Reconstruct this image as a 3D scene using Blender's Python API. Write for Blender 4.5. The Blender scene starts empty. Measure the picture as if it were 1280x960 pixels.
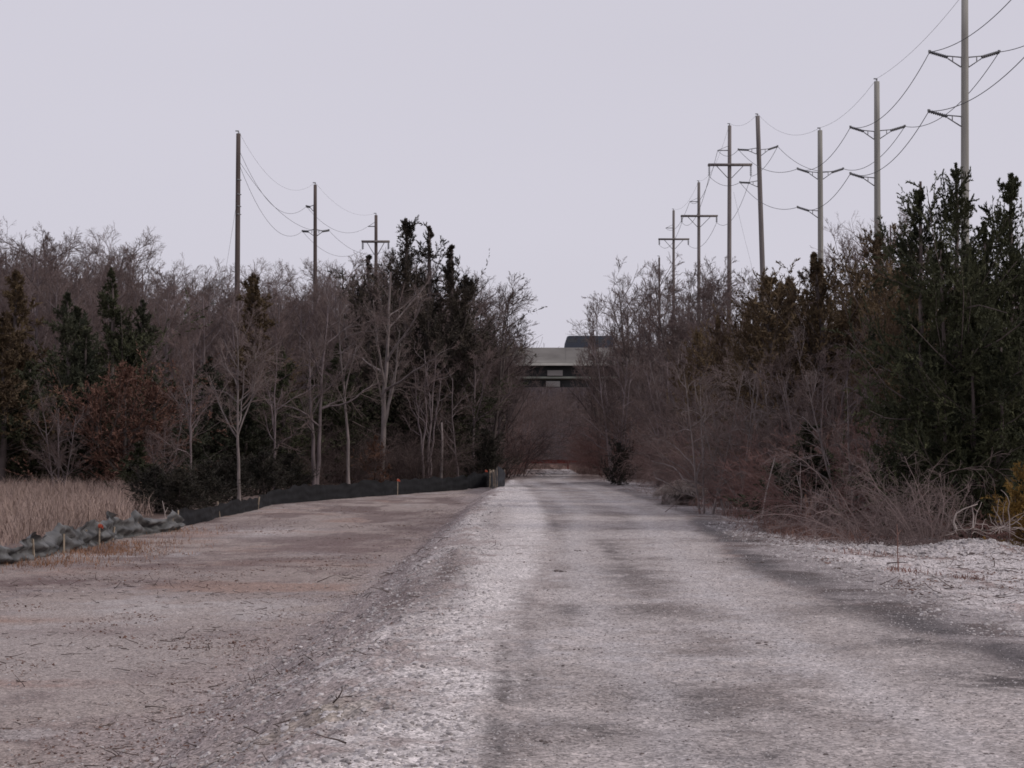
import bpy, math, random
import numpy as np
from mathutils import Vector

sc = bpy.context.scene
COL = sc.collection
R = math.radians
rng = np.random.default_rng(7)
random.seed(7)

# ------------------------------------------------------------------ camera
F = 2500.0                       # focal length in pixels of a 1280 px wide picture
CAMZ = 1.7
HOR = 560.0                      # row of the horizon
TH = math.atan((HOR - 480.0) / F)
cd = bpy.data.cameras.new('camera')
cam = bpy.data.objects.new('camera', cd); COL.objects.link(cam)
cam.location = (0, 0, CAMZ); cam.rotation_euler = (math.pi / 2 + TH, 0, 0)
cd.sensor_width = 36.0; cd.lens = 36.0 * F / 1280.0
cd.clip_start = 0.1; cd.clip_end = 6000
sc.camera = cam

def at(px, py, d):
    """point on the line of sight of a picture position, at depth d"""
    vx = (px - 640) / F; vy = (480 - py) / F
    dy = math.cos(TH) - vy * math.sin(TH); dz = math.sin(TH) + vy * math.cos(TH)
    t = d / dy
    return np.array((vx * t, d, CAMZ + dz * t))

# ------------------------------------------------------------------ noise
def _hash(ix, iy, s):
    h = (ix.astype(np.int64) * 374761393 + iy.astype(np.int64) * 668265263 + s * 1274126177) & 0xffffffff
    h = ((h ^ (h >> 13)) * 1274126177) & 0xffffffff
    h = h ^ (h >> 16)
    return (h & 0xffff) / 65535.0
def vnoise(x, y, s=0):
    x = np.asarray(x, float); y = np.asarray(y, float)
    ix = np.floor(x); iy = np.floor(y); fx = x - ix; fy = y - iy
    fx = fx * fx * (3 - 2 * fx); fy = fy * fy * (3 - 2 * fy)
    a = _hash(ix, iy, s); b = _hash(ix + 1, iy, s); c = _hash(ix, iy + 1, s); d = _hash(ix + 1, iy + 1, s)
    return (a * (1 - fx) + b * fx) * (1 - fy) + (c * (1 - fx) + d * fx) * fy
def fbm(x, y, s=0, o=4):
    t = 0; a = 0.5; n = 0
    for k in range(o):
        t = t + a * vnoise(x * 2 ** k + 13.7 * k, y * 2 ** k - 7.3 * k, s + k); n += a; a *= 0.55
    return t / n
def sstep(a, b, x):
    t = np.clip((x - a) / (b - a), 0, 1); return t * t * (3 - 2 * t)

# ------------------------------------------------------------------ terrain
def toe(y):   return np.interp(y, [0, 16, 30, 50, 75, 100, 130], [-3.5, -3.35, -2.95, -2.45, -1.9, -0.9, 0.0])
def crest(y): return np.interp(y, [0, 30, 50, 75, 100, 130], [-0.75, -0.85, -0.95, -0.6, -0.1, 0.6])
def low(y):   return np.interp(y, [0, 48, 66, 95, 125, 160], [0.8, 0.8, 0.6, 0.22, 0.1, 0.0])
MOUNDS = []   # x, y, height, rx, ry
def zf0(x, y):
    x = np.asarray(x, float); y = np.asarray(y, float)
    xt = toe(y); xc = crest(y)
    t = np.clip((xc - x) / (xc - xt), 0, 1)
    z = -low(y) * (t * t * (3 - 2 * t))
    # far left field sinks back to a flat level, hills rise behind everything
    far = sstep(230, 460, y)
    z = z + far * (8 + 5 * (fbm(x / 90, y / 90, 5, 3) - .5))
    z = z - 0.12 * sstep(4.6, 7, x) * (1 - far)
    for (mx, my, h, rx, ry) in MOUNDS:
        z = z + h * np.exp(-((x - mx) / rx) ** 2 - ((y - my) / ry) ** 2)
    return z
def zf(x, y):
    x = np.asarray(x, float); y = np.asarray(y, float)
    z = zf0(x, y)
    near = 1 - sstep(120, 200, y)
    xt = toe(y); xc = crest(y)
    slope = np.exp(-((x - 0.5 * (xt + xc) - .1) / 1.3) ** 2)
    z = z + near * (0.10 * (fbm(x * .7, y * .7, 11, 3) - .5) * (0.3 + slope)
                    + (0.04 + .14 * slope + .05 * sstep(4.6, 6, x)) * (fbm(x * 2.6, y * 2.6, 21, 3) - .5)
                    + (0.014 + .05 * slope + .025 * sstep(4.4, 5.2, x)) * (fbm(x * 9, y * 9, 31, 2) - .5))
    return z
def hit(px, py):
    lo, hi = 5.0, 400.0
    prev = 5.0
    for d in np.geomspace(5, 400, 400):
        p = at(px, py, d)
        if p[2] < zf0(p[0], p[1]): hi = d; lo = prev; break
        prev = d
    for _ in range(30):
        m = .5 * (lo + hi); p = at(px, py, m)
        if p[2] < zf0(p[0], p[1]): hi = m
        else: lo = m
    return at(px, py, hi)
_m = hit(1218, 690); MOUNDS.append((_m[0], _m[1], .22, .75, .9))
_m = hit(1105, 690); MOUNDS.append((_m[0], _m[1], .08, 1.2, .8))
_m = hit(1270, 672); MOUNDS.append((_m[0], _m[1], .12, 1.0, .8))

# ------------------------------------------------------------------ mesh helpers
class MB:
    def __init__(s): s.v = []; s.q = []; s.t = []; s.n = 0
    def add(s, v, q=None, t=None):
        v = np.asarray(v, float).reshape(-1, 3)
        if q is not None and len(q): s.q.append(np.asarray(q, int).reshape(-1, 4) + s.n)
        if t is not None and len(t): s.t.append(np.asarray(t, int).reshape(-1, 3) + s.n)
        s.v.append(v); s.n += len(v); return s
    def mesh(s, name, mat, smooth=True):
        me = bpy.data.meshes.new(name)
        v = np.concatenate(s.v); q = np.concatenate(s.q) if s.q else np.zeros((0, 4), int)
        t = np.concatenate(s.t) if s.t else np.zeros((0, 3), int)
        me.vertices.add(len(v)); me.vertices.foreach_set('co', v.astype(np.float32).ravel())
        me.loops.add(q.size + t.size)
        me.loops.foreach_set('vertex_index', np.concatenate((q.ravel(), t.ravel())).astype(np.int32))
        me.polygons.add(len(q) + len(t))
        st = np.concatenate((np.arange(len(q)) * 4, q.size + np.arange(len(t)) * 3)).astype(np.int32)
        me.polygons.foreach_set('loop_start', st)
        me.polygons.foreach_set('use_smooth', np.full(len(q) + len(t), smooth))
        me.update(calc_edges=True); me.validate()
        if mat: me.materials.append(mat)
        return me
    def box(s, c, size, rot=None):
        c = np.array(c, float); h = np.array(size, float) / 2
        p = np.array([(i, j, k) for i in (-1, 1) for j in (-1, 1) for k in (-1, 1)], float) * h
        if rot is not None: p = p @ np.array(rot).T
        return s.add(p + c, [(0, 1, 3, 2), (4, 6, 7, 5), (0, 4, 5, 1), (2, 3, 7, 6), (0, 2, 6, 4), (1, 5, 7, 3)])
    def bar(s, a, b, w, h=None):
        """square bar from a to b"""
        a = np.array(a, float); b = np.array(b, float); h = h or w
        d = b - a; L = np.linalg.norm(d); d /= L
        u = np.cross(d, (0, 0, 1.0)); 
        if np.linalg.norm(u) < 1e-3: u = np.array((1.0, 0, 0))
        u /= np.linalg.norm(u); w2 = np.cross(u, d)
        return s.box((a + b) / 2, (L, w, h), np.stack((d, u, w2), 1))
    def tube(s, pts, rad, S=6, cap=True):
        pts = np.asarray(pts, float); rad = np.broadcast_to(np.asarray(rad, float), (len(pts),))
        tubes(s, pts[None], rad[None], S)
        if cap:
            for i, o in ((0, 0), (len(pts) - 1, (len(pts) - 1) * S)):
                base = s.n - len(pts) * S if i == 0 else base0
                base0 = base
                s.v.append(pts[i][None]); k = s.n; s.n += 1
                s.t.append(np.array([(base + o + j, base + o + (j + 1) % S, k) for j in range(S)]))
        return s

def unit(v): return v / np.maximum(np.linalg.norm(v, axis=-1, keepdims=True), 1e-9)
def tubes(mb, pts, rad, S, rg=None):
    N, m, _ = pts.shape
    tg = np.empty_like(pts); tg[:, 1:-1] = pts[:, 2:] - pts[:, :-2]; tg[:, 0] = pts[:, 1] - pts[:, 0]; tg[:, -1] = pts[:, -1] - pts[:, -2]
    tg = unit(tg)
    ax = np.zeros((N, 3)); mean = unit(pts[:, -1] - pts[:, 0]); ax[np.arange(N), np.argmin(np.abs(mean), 1)] = 1
    u = unit(np.cross(tg, ax[:, None])); w = np.cross(tg, u)
    a = np.arange(S) * 2 * math.pi / S
    ring = pts[:, :, None] + rad[:, :, None, None] * (u[:, :, None] * np.cos(a)[None, None, :, None] + w[:, :, None] * np.sin(a)[None, None, :, None])
    i = np.arange(N)[:, None, None] * m * S + np.arange(m - 1)[None, :, None] * S; j = np.arange(S)[None, None, :]; j2 = (j + 1) % S
    q = np.stack(np.broadcast_arrays(i + j, i + j2, i + S + j2, i + S + j), -1).reshape(-1, 4)
    mb.add(ring.reshape(-1, 3), q)

def link(name, me, parent=None, loc=None):
    o = bpy.data.objects.new(name, me); COL.objects.link(o)
    if parent: o.parent = parent
    if loc is not None: o.location = [float(c) for c in loc]
    return o
def tag(o, label=None, cat=None, group=None, kind=None):
    if label: o['label'] = label
    if cat: o['category'] = cat
    if group: o['group'] = group
    if kind: o['kind'] = kind
    return o
def thing(name, label, cat, loc=(0, 0, 0), group=None):
    return tag(link(name, None, None, loc), label, cat, group)
def copy_tree(o):
    c = o.copy(); COL.objects.link(c)
    for ch in list(o.children):
        d = ch.copy(); COL.objects.link(d); d.parent = c
        for g in list(ch.children):
            e = g.copy(); COL.objects.link(e); e.parent = d
    return c

# ------------------------------------------------------------------ materials
def mat(name, col, rough=.85, var=.25, scale=3.0, rnd=0.0, bump=0.0, stretch=(1, 1, 1), col2=None, spec=.3, metal=0, detail=4, translucent=0):
    m = bpy.data.materials.new(name); m.use_nodes = True
    nt = m.node_tree; N = nt.nodes; L = nt.links
    b = N['Principled BSDF']; b.inputs['Roughness'].default_value = rough
    b.inputs['Specular IOR Level'].default_value = spec; b.inputs['Metallic'].default_value = metal
    tc = N.new('ShaderNodeTexCoord'); mp = N.new('ShaderNodeMapping'); mp.inputs['Scale'].default_value = stretch
    L.new(tc.outputs['Object'], mp.inputs['Vector'])
    nz = N.new('ShaderNodeTexNoise'); nz.inputs['Scale'].default_value = scale; nz.inputs['Detail'].default_value = detail
    L.new(mp.outputs['Vector'], nz.inputs['Vector'])
    rp = N.new('ShaderNodeValToRGB')
    c = np.array(col); c2 = np.array(col2) if col2 is not None else c * (1 + var); c1 = c * (1 - var)
    rp.color_ramp.elements[0].position = .3; rp.color_ramp.elements[0].color = (*c1, 1)
    rp.color_ramp.elements[1].position = .7; rp.color_ramp.elements[1].color = (*c2, 1)
    L.new(nz.outputs['Fac'], rp.inputs['Fac'])
    out = rp.outputs['Color']
    if rnd:
        oi = N.new('ShaderNodeObjectInfo'); mr = N.new('ShaderNodeMapRange')
        mr.inputs['To Min'].default_value = 1 - rnd; mr.inputs['To Max'].default_value = 1 + rnd
        L.new(oi.outputs['Random'], mr.inputs['Value'])
        mx = N.new('ShaderNodeMix'); mx.data_type = 'RGBA'; mx.blend_type = 'MULTIPLY'; mx.inputs[0].default_value = 1
        L.new(out, mx.inputs[6]); L.new(mr.outputs['Result'], mx.inputs[7]); out = mx.outputs[2]
    L.new(out, b.inputs['Base Color'])
    if bump:
        bp = N.new('ShaderNodeBump'); bp.inputs['Strength'].default_value = bump; bp.inputs['Distance'].default_value = .02
        L.new(nz.outputs['Fac'], bp.inputs['Height']); L.new(bp.outputs['Normal'], b.inputs['Normal'])
    return m

M = {}
M['bark_pale'] = mat('bark_pale', (.185, .155, .148), var=.35, scale=2.5, stretch=(3, 3, .6), rnd=.15, bump=.4)
M['bark_grey'] = mat('bark_grey', (.15, .12, .122), var=.35, scale=2, stretch=(3, 3, .6), rnd=.2, bump=.3)
M['bark_dark'] = mat('bark_dark', (.095, .075, .07), var=.3, scale=2, rnd=.2)
M['twig_pale'] = mat('twig_pale', (.175, .133, .122), var=.25, scale=.6, rnd=.15)
M['twig_mid'] = mat('twig_mid', (.15, .108, .10), var=.25, scale=.4, rnd=.2)
M['twig_far'] = mat('twig_far', (.158, .116, .108), var=.2, scale=.3, rnd=.18)  # slightly lighter for distant trees: haze put into the colour
M['twig_hill'] = mat('twig_hill', (.155, .125, .13), var=.2, scale=.05, rnd=.1)  # mauve tint paints distance haze into the twig colour
M['stem_red'] = mat('stem_red', (.18, .10, .088), var=.35, scale=.9, rnd=.25)
M['stem_tan'] = mat('stem_tan', (.18, .124, .112), var=.35, scale=.9, rnd=.2)
M['cedar_green'] = mat('cedar_green', (.045, .052, .028), var=.45, scale=1.1, rnd=.25, col2=(.085, .088, .045))
M['cedar_deep'] = mat('cedar_deep', (.034, .042, .026), var=.4, scale=.8, rnd=.25, col2=(.066, .066, .04))
M['cedar_brown'] = mat('cedar_brown', (.092, .058, .038), var=.4, scale=.7, rnd=.2, col2=(.15, .105, .056))
M['cedar_rust'] = mat('cedar_rust', (.12, .060, .048), var=.45, scale=.7, rnd=.1, col2=(.19, .10, .072))
M['cedar_gold'] = mat('cedar_gold', (.22, .13, .035), var=.4, scale=2, rnd=.1, col2=(.33, .20, .05))
M['cedar_orange'] = mat('cedar_orange', (.13, .068, .045), var=.4, scale=1.2, rnd=.1)
M['grass_tan'] = mat('grass_tan', (.32, .235, .20), var=.3, scale=.35, rnd=0)
M['grass_red'] = mat('grass_red', (.26, .14, .085), var=.35, scale=.8, rnd=0)
M['weed_red'] = mat('weed_red', (.19, .105, .085), var=.35, scale=.8, rnd=0)
M['pole_wood'] = mat('pole_wood', (.185, .163, .156), var=.3, scale=1.5, stretch=(6, 6, .25), rnd=.1, bump=.3)
M['pole_grey'] = mat('pole_grey', (.27, .26, .235), var=.2, scale=1.5, stretch=(6, 6, .25), rnd=.08, bump=.3)
M['pole_dark'] = mat('pole_dark', (.10, .078, .072), var=.3, scale=1.5, stretch=(6, 6, .25), rnd=.1, bump=.3)
M['insulator'] = mat('insulator', (.10, .10, .105), rough=.4, var=.1, spec=.5)
M['steel'] = mat('steel', (.20, .20, .205), rough=.5, var=.15, spec=.5)
M['wire'] = mat('wire', (.075, .075, .08), rough=.6, var=.1)
M['wire_thin'] = mat('wire_thin', (.22, .22, .23), rough=.6, var=.1)
M['fabric_black'] = mat('fabric_black', (.018, .018, .02), rough=.75, var=.25, scale=2, spec=.15, bump=.3)
M['fabric_grey'] = mat('fabric_grey', (.045, .044, .045), rough=.6, var=.5, scale=2.5, spec=.25, bump=.4, col2=(.17, .168, .168))  # pale mottling paints fold highlights into the dark fabric
M['fabric_end'] = mat('fabric_end', (.085, .088, .092), rough=.55, var=.35, scale=4, spec=.4, bump=.3)
M['stake'] = mat('stake', (.36, .29, .22), var=.3, scale=6)
M['flag'] = mat('flag', (.55, .11, .06), rough=.6, var=.15)
M['concrete'] = mat('concrete', (.30, .287, .27), var=.18, scale=.35, stretch=(1, 1, 2.5), bump=.2, detail=6)
M['concrete_edge'] = mat('concrete_edge', (.46, .45, .41), var=.15, scale=.5, detail=6)
M['girder'] = mat('girder', (.028, .03, .03), var=.3, scale=.4, rough=.7)
M['flange'] = mat('flange', (.30, .32, .27), var=.25, scale=.5)
M['asphalt'] = mat('asphalt', (.05, .05, .05), var=.2)
M['van_paint'] = mat('van_paint', (.035, .042, .06), rough=.35, var=.08, spec=.5)
M['van_glass'] = mat('van_glass', (.02, .024, .03), rough=.1, var=.05, spec=.6)
M['tyre'] = mat('tyre', (.02, .02, .02), var=.2)
M['rust'] = mat('rust', (.16, .035, .028), rough=.7, var=.35, scale=1.5)
M['stone'] = mat('stone', (.33, .295, .29), var=.45, scale=9, detail=2, col2=(.60, .56, .55))
M['stick'] = mat('stick', (.10, .075, .066), var=.45, scale=3, detail=2)
M['deadwood'] = mat('deadwood', (.29, .245, .225), var=.3, scale=2, stretch=(3, 3, 1))
M['thatch'] = mat('thatch', (.42, .36, .33), var=.4, scale=5)
M['earth'] = mat('earth', (.10, .075, .068), var=.5, scale=7, bump=.8, col2=(.2, .165, .155))
M['leaf_litter'] = mat('leaf_litter', (.15, .085, .065), var=.4, scale=8)

# ------------------------------------------------------------------ the ground sheet
def build_ground():
    ys = np.concatenate(([-60, -25, -8, 2, 6], np.geomspace(8.5, 130, 560), np.geomspace(133, 420, 90), [470, 560, 700, 1000, 1600, 3000]))
    a = np.linspace(-1, 1, 540)
    s = .34 * a
    s = np.concatenate((-np.geomspace(300, .36, 26), s, np.geomspace(.36, 300, 26)))
    ye = np.maximum(ys, 7) + 1.5
    X = ye[:, None] * s[None]; X = np.clip(X, -4000, 4000)
    # outermost columns out to the horizon
    Y = np.repeat(ys[:, None], len(s), 1)
    Z = zf(X, Y)
    H, W = X.shape
    idx = np.arange(H * W).reshape(H, W)
    q = np.stack((idx[:-1, :-1], idx[:-1, 1:], idx[1:, 1:], idx[1:, :-1]), -1).reshape(-1, 4)
    mb = MB(); mb.add(np.stack((X, Y, Z), -1).reshape(-1, 3), q)
    # ---- base colours
    x, y = X, Y
    def mix(c, d, t): return c * (1 - t[..., None]) + np.array(d) * t[..., None]
    n1 = fbm(x * .35, y * .35, 41, 4); n2 = fbm(x * 1.3, y * 1.3, 51, 4); n3 = fbm(x * 5, y * 5, 61, 3); n4 = fbm(x * .12, y * .12, 71, 3)
    n5 = fbm(x * 2.2, y * .55, 77, 4)
    xl = np.interp(y, [10, 21, 30, 53, 85, 106, 140], [-.15, .05, .5, 1.0, .7, .1, 2.0]) + .25 * (n2 - .5) + .3 * (n1 - .5)
    xr = np.interp(y, [10, 16, 21, 30, 45, 53, 85, 106, 140, 170], [4.3, 3.9, 3.55, 3.35, 4.1, 4.5, 4.1, 3.6, 5.0, 5.6]) + .35 * (n2 - .5) + .4 * (n1 - .5)
    xt = toe(y); xc = crest(y)
    c = np.zeros(x.shape + (3,)) + np.array((.322, .27, .25))
    # left low ground: pale silty dirt with brown and reddish patches
    c = mix(c, (.19, .145, .135), sstep(.45, .60, .6 * n1 + .4 * n2) * .9)
    c = mix(c, (.40, .365, .36), sstep(.56, .70, .5 * fbm(x * .3, y * .3, 81) + .5 * n2) * .8)
    c = mix(c, (.30, .19, .15), sstep(.60, .72, fbm(x * .22 + 5, y * .3, 91)) * .6)
    sm = (1 - sstep(0, 1.2, np.abs(y - 25) / 9)) * (1 - sstep(-4.2, -2.6, x))
    c = mix(c, (.36, .325, .32), sm * .45)
    brown = sstep(.5, .62, fbm(x * .5, y * .22, 95)) * sstep(40, 50, y)
    c = mix(c, (.15, .11, .105), brown * .75 * (x < 0))
    # bank: white crushed gravel with brown soil showing through
    bank = sstep(-.8, .4, (x - xt) + 1.5 * (n2 - .5) + 1.6 * (n1 - .5)) * (1 - sstep(-.3, .3, x - xl + .5 * (n3 - .5)))
    wn = sstep(.42, .64, .5 * n2 + .35 * n3 + .18 * n1 + .42 * (np.clip((x - xt) / (xc - xt), 0, 1.25) - .92))
    bc = mix(np.zeros_like(c) + np.array((.325, .275, .265)), (.58, .54, .532), wn)
    c = c * (1 - bank[..., None]) + bc * bank[..., None]
    # the roadway
    road = sstep(-.3, .3, x - xl + .5 * (n3 - .5)) * (1 - sstep(-.2, .2, x - xr))
    rc = np.zeros_like(c) + np.array((.415, .373, .362))
    rc = mix(rc, (.295, .26, .25), sstep(.45, .66, .5 * n1 + .3 * n2 + .2 * n5))
    rc = mix(rc, (.46, .43, .435), sstep(.52, .7, .5 * fbm(x * .5, y * .3, 101) + .5 * n3) * .7)
    c = c * (1 - road[..., None]) + rc * road[..., None]
    # verge on the right: dark edge, then grey and white gravel, then leaf litter
    ver = sstep(-.1, .2, x - xr)
    vc = np.zeros_like(c) + np.array((.295, .265, .265))
    vc = mix(vc, (.15, .12, .115), sstep(.45, .6, n2 * .6 + n1 * .4))
    wh = sstep(.44, .62, .4 * n2 + .3 * n3 + .3 * n1 + .16 * np.exp(-((y - 31) / 9.0) ** 2) * sstep(4.6, 5.6, x) - .02)
    vc = mix(vc, (.54, .50, .50), wh * sstep(.6, 1.3, x - xr) * .95)
    vc = mix(vc, (.19, .12, .105), sstep(.55, .66, fbm(x * .9 + 4, y * .7, 111)) * .8 * sstep(5.0, 6.0, x))
    c = c * (1 - ver[..., None]) + vc * ver[..., None]
    edge = np.exp(-((x - xr - .28) / .38) ** 2) * sstep(.30, .52, fbm(x * .5, y * .4, 121)) * (1 - sstep(36, 60, y) * .6)
    c = mix(c, (.10, .09, .093), np.clip(edge * .95, 0, 1))
    # damp dark patches on the road, at their places on the ground
    for (px, py, wx, wy, k) in ((790, 716, .5, 3.5, .55), (762, 690, .14, 4, .8), (715, 762, .22, .8, .6), (822, 765, .5, .9, .65), (628, 850, .09, 3.2, .6), (622, 930, .10, 1.5, .5), (775, 690, .22, 5, .6), (800, 730, .3, 3.0, .45), (690, 650, .12, 12, .4), (860, 880, .4, 1.0, .45),
                                (930, 905, .35, 1.2, .62), (745, 912, .3, .5, .55), (880, 860, .55, 1.0, .35), (1265, 850, .6, .9, .85), (1070, 752, .7, 2.2, .7),
                                (1150, 800, .55, .8, .75), (1010, 720, .6, 2.0, .5), (660, 800, .1, 5, .3), (700, 605, 1.2, 3.5, .75), (735, 604, 1.3, 3, .8), (660, 608, .9, 2.5, .6),
                                (930, 940, .55, .5, .7), (1000, 815, 1.1, .5, .35), (850, 700, .5, 1.0, .3), (780, 650, .25, 6, .35), (700, 640, .2, 9, .35)):
        p = hit(px, py)
        dd = ((x - p[0]) / wx) ** 2 + ((y - p[1]) / wy) ** 2
        g = np.exp(-dd * (0.6 + .8 * n3)) * k * (0.25 + 1.15 * sstep(.36, .60, .5 * n3 + .5 * n2))
        c = mix(c, (.112, .098, .097), np.clip(g, 0, 1))
    # wheel ruts scuffed lighter
    g = np.exp(-((x - (.6 * xl + .4 * (xr - 3.6) + 1.55 + .25 * (n4 - .5))) / .34) ** 2) * .55 * sstep(.38, .6, .6 * n2 + .4 * n3) * road
    c = mix(c, (.24, .205, .195), np.clip(g, 0, 1))
    for off, k in ((.75, .5), (2.35, .5)):
        g = np.exp(-((x - (.6 * xl + .4 * (xr - 3.6) + off + .2 * (n4 - .5))) / .22) ** 2) * k * (.3 + n2) * road
        c = mix(c, (.50, .47, .475), np.clip(g, 0, 1))
    fe = sstep(98, 116, y) * (1 - np.exp(-((x - .5 * (xl + xr)) / 1.15) ** 4))
    c = mix(c, (.20, .15, .135), fe * .85)
    # woods floor
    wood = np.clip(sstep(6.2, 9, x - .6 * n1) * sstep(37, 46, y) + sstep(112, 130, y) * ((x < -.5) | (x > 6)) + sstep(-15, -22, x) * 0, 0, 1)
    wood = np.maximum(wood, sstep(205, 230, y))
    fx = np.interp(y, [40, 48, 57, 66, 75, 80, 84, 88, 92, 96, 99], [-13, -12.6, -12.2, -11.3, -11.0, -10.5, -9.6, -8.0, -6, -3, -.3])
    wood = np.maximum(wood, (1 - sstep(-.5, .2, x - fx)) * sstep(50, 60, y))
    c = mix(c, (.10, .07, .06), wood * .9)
    # brown soil, litter swaths and reddish clay on the left; one pale scraped streak
    for (px, py, wx, wy, k, cc) in ((60, 728, 3.2, 2.2, .8, (.16, .115, .11)), (210, 706, 3, 2.6, .65, (.17, .125, .12)), (430, 682, 2.2, 5, .7, (.18, .13, .125)), (540, 652, 1.3, 9, .7, (.16, .12, .115)), (300, 655, 2.5, 4, .5, (.17, .125, .12)),
                                    (30, 855, .8, .35, .7, (.27, .16, .13)), (20, 775, 1.2, .6, .55, (.28, .18, .14)), (560, 715, .25, 6, .8, (.13, .10, .095)), (500, 745, .3, 4, .7, (.15, .115, .11)), (620, 650, .35, 12, .5, (.24, .195, .185)),
                                    (350, 745, 2.5, 1.2, .4, (.20, .155, .15)), (150, 790, 2, .8, .4, (.20, .155, .15)), (380, 900, .5, .8, .4, (.30, .26, .19)), (330, 665, 1.6, 3, .6, (.46, .42, .415)), (200, 762, 2.2, 1.6, .5, (.42, .38, .37))):
        p = hit(px, py)
        g = 1.35 * np.exp(-(((x - p[0]) / wx) ** 2 + ((y - p[1]) / wy) ** 2)) * k * np.clip(2.6 * (.55 * n2 + .45 * n3) - .55, 0, 1.3)
        c = mix(c, cc, np.clip(g, 0, 1))
    c *= np.array((1.01, 1.0, .985))
    # gritty grain
    c *= (0.82 + .36 * fbm(x * 17, y * 17, 131, 2))[..., None]
    me = mb.mesh('ground', None)
    at_ = me.attributes.new('base', 'FLOAT_COLOR', 'POINT')
    rgba = np.concatenate((np.clip(c, .01, .9), np.ones(x.shape + (1,))), -1)
    at_.data.foreach_set('color', rgba.astype(np.float32).ravel())
    m = bpy.data.materials.new('ground_gravel'); m.use_nodes = True
    nt = m.node_tree; N = nt.nodes; L = nt.links; b = N['Principled BSDF']
    b.inputs['Roughness'].default_value = .95; b.inputs['Specular IOR Level'].default_value = .15
    A = N.new('ShaderNodeAttribute'); A.attribute_name = 'base'
    tc = N.new('ShaderNodeTexCoord')
    def noise(sc_, det=3, rough=.6):
        n = N.new('ShaderNodeTexNoise'); n.inputs['Scale'].default_value = sc_; n.inputs['Detail'].default_value = det; n.inputs['Roughness'].default_value = rough
        L.new(tc.outputs['Object'], n.inputs['Vector']); return n
    f1 = noise(14, 5, .7); f2 = noise(55, 2)
    vo = N.new('ShaderNodeTexVoronoi'); vo.inputs['Scale'].default_value = 48; L.new(tc.outputs['Object'], vo.inputs['Vector'])
    r1 = N.new('ShaderNodeMapRange'); r1.inputs['From Min'].default_value = .3; r1.inputs['From Max'].default_value = .7; r1.inputs['To Min'].default_value = .80; r1.inputs['To Max'].default_value = 1.2
    L.new(f1.outputs['Fac'], r1.inputs['Value'])
    r2 = N.new('ShaderNodeMapRange'); r2.inputs['From Min'].default_value = .3; r2.inputs['From Max'].default_value = .7; r2.inputs['To Min'].default_value = .72; r2.inputs['To Max'].default_value = 1.26
    L.new(f2.outputs['Fac'], r2.inputs['Value'])
    sp = N.new('ShaderNodeSeparateColor'); L.new(vo.outputs['Color'], sp.inputs['Color'])
    r3 = N.new('ShaderNodeMapRange'); r3.inputs['To Min'].default_value = .55; r3.inputs['To Max'].default_value = 1.42; L.new(sp.outputs['Red'], r3.inputs['Value'])
    mu = N.new('ShaderNodeMath'); mu.operation = 'MULTIPLY'; L.new(r1.outputs['Result'], mu.inputs[0]); L.new(r2.outputs['Result'], mu.inputs[1])
    mu2 = N.new('ShaderNodeMath'); mu2.operation = 'MULTIPLY'; L.new(mu.outputs[0], mu2.inputs[0]); L.new(r3.outputs['Result'], mu2.inputs[1])
    mx = N.new('ShaderNodeMix'); mx.data_type = 'RGBA'; mx.blend_type = 'MULTIPLY'; mx.inputs[0].default_value = 1
    L.new(A.outputs['Color'], mx.inputs[6]); L.new(mu2.outputs[0], mx.inputs[7])
    L.new(mx.outputs[2], b.inputs['Base Color'])
    bp = N.new('ShaderNodeBump'); bp.inputs['Strength'].default_value = .6; bp.inputs['Distance'].default_value = .015
    ad = N.new('ShaderNodeMath'); ad.operation = 'ADD'; L.new(f1.outputs['Fac'], ad.inputs[0]); L.new(sp.outputs['Green'], ad.inputs[1])
    L.new(ad.outputs[0], bp.inputs['Height']); L.new(bp.outputs['Normal'], b.inputs['Normal'])
    me.materials.append(m)
    tag(link('ground', me), kind='structure')
build_ground()

# ------------------------------------------------------------------ loose stuff on the ground
def scatter(n, fx, fy):
    return fx(n), fy(n)
def ico():
    g = (1 + 5 ** .5) / 2
    v = np.array([(-1, g, 0), (1, g, 0), (-1, -g, 0), (1, -g, 0), (0, -1, g), (0, 1, g), (0, -1, -g), (0, 1, -g), (g, 0, -1), (g, 0, 1), (-g, 0, -1), (-g, 0, 1)], float)
    f = np.array([(0, 11, 5), (0, 5, 1), (0, 1, 7), (0, 7, 10), (0, 10, 11), (1, 5, 9), (5, 11, 4), (11, 10, 2), (10, 7, 6), (7, 1, 8), (3, 9, 4), (3, 4, 2), (3, 2, 6), (3, 6, 8), (3, 8, 9), (4, 9, 5), (2, 4, 11), (6, 2, 10), (8, 6, 7), (9, 8, 1)])
    return v / np.linalg.norm(v, axis=1, keepdims=True), f
def rocks(pos, size, mb, flat=.7):
    n = len(pos); base, f = ico(); size = np.minimum(size, np.median(size) * 2.6)
    v = base[None] * rng.uniform(.7, 1.25, (n, 12, 1)) * rng.uniform(.6, 1.3, (n, 1, 3))
    q = unit(rng.normal(0, 1, (n, 4))); w_, x_, y_, z_ = q.T
    Rm = np.stack((1 - 2 * (y_ ** 2 + z_ ** 2), 2 * (x_ * y_ - z_ * w_), 2 * (x_ * z_ + y_ * w_), 2 * (x_ * y_ + z_ * w_), 1 - 2 * (x_ ** 2 + z_ ** 2), 2 * (y_ * z_ - x_ * w_), 2 * (x_ * z_ - y_ * w_), 2 * (y_ * z_ + x_ * w_), 1 - 2 * (x_ ** 2 + y_ ** 2)), -1).reshape(n, 3, 3)
    v = np.einsum('nij,nkj->nki', Rm, v) * size[:, None, None]; v[..., 2] *= flat
    v += pos[:, None]
    t = (np.arange(n) * 12)[:, None, None] + f[None]
    mb.add(v.reshape(-1, 3), None, t.reshape(-1, 3))
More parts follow.
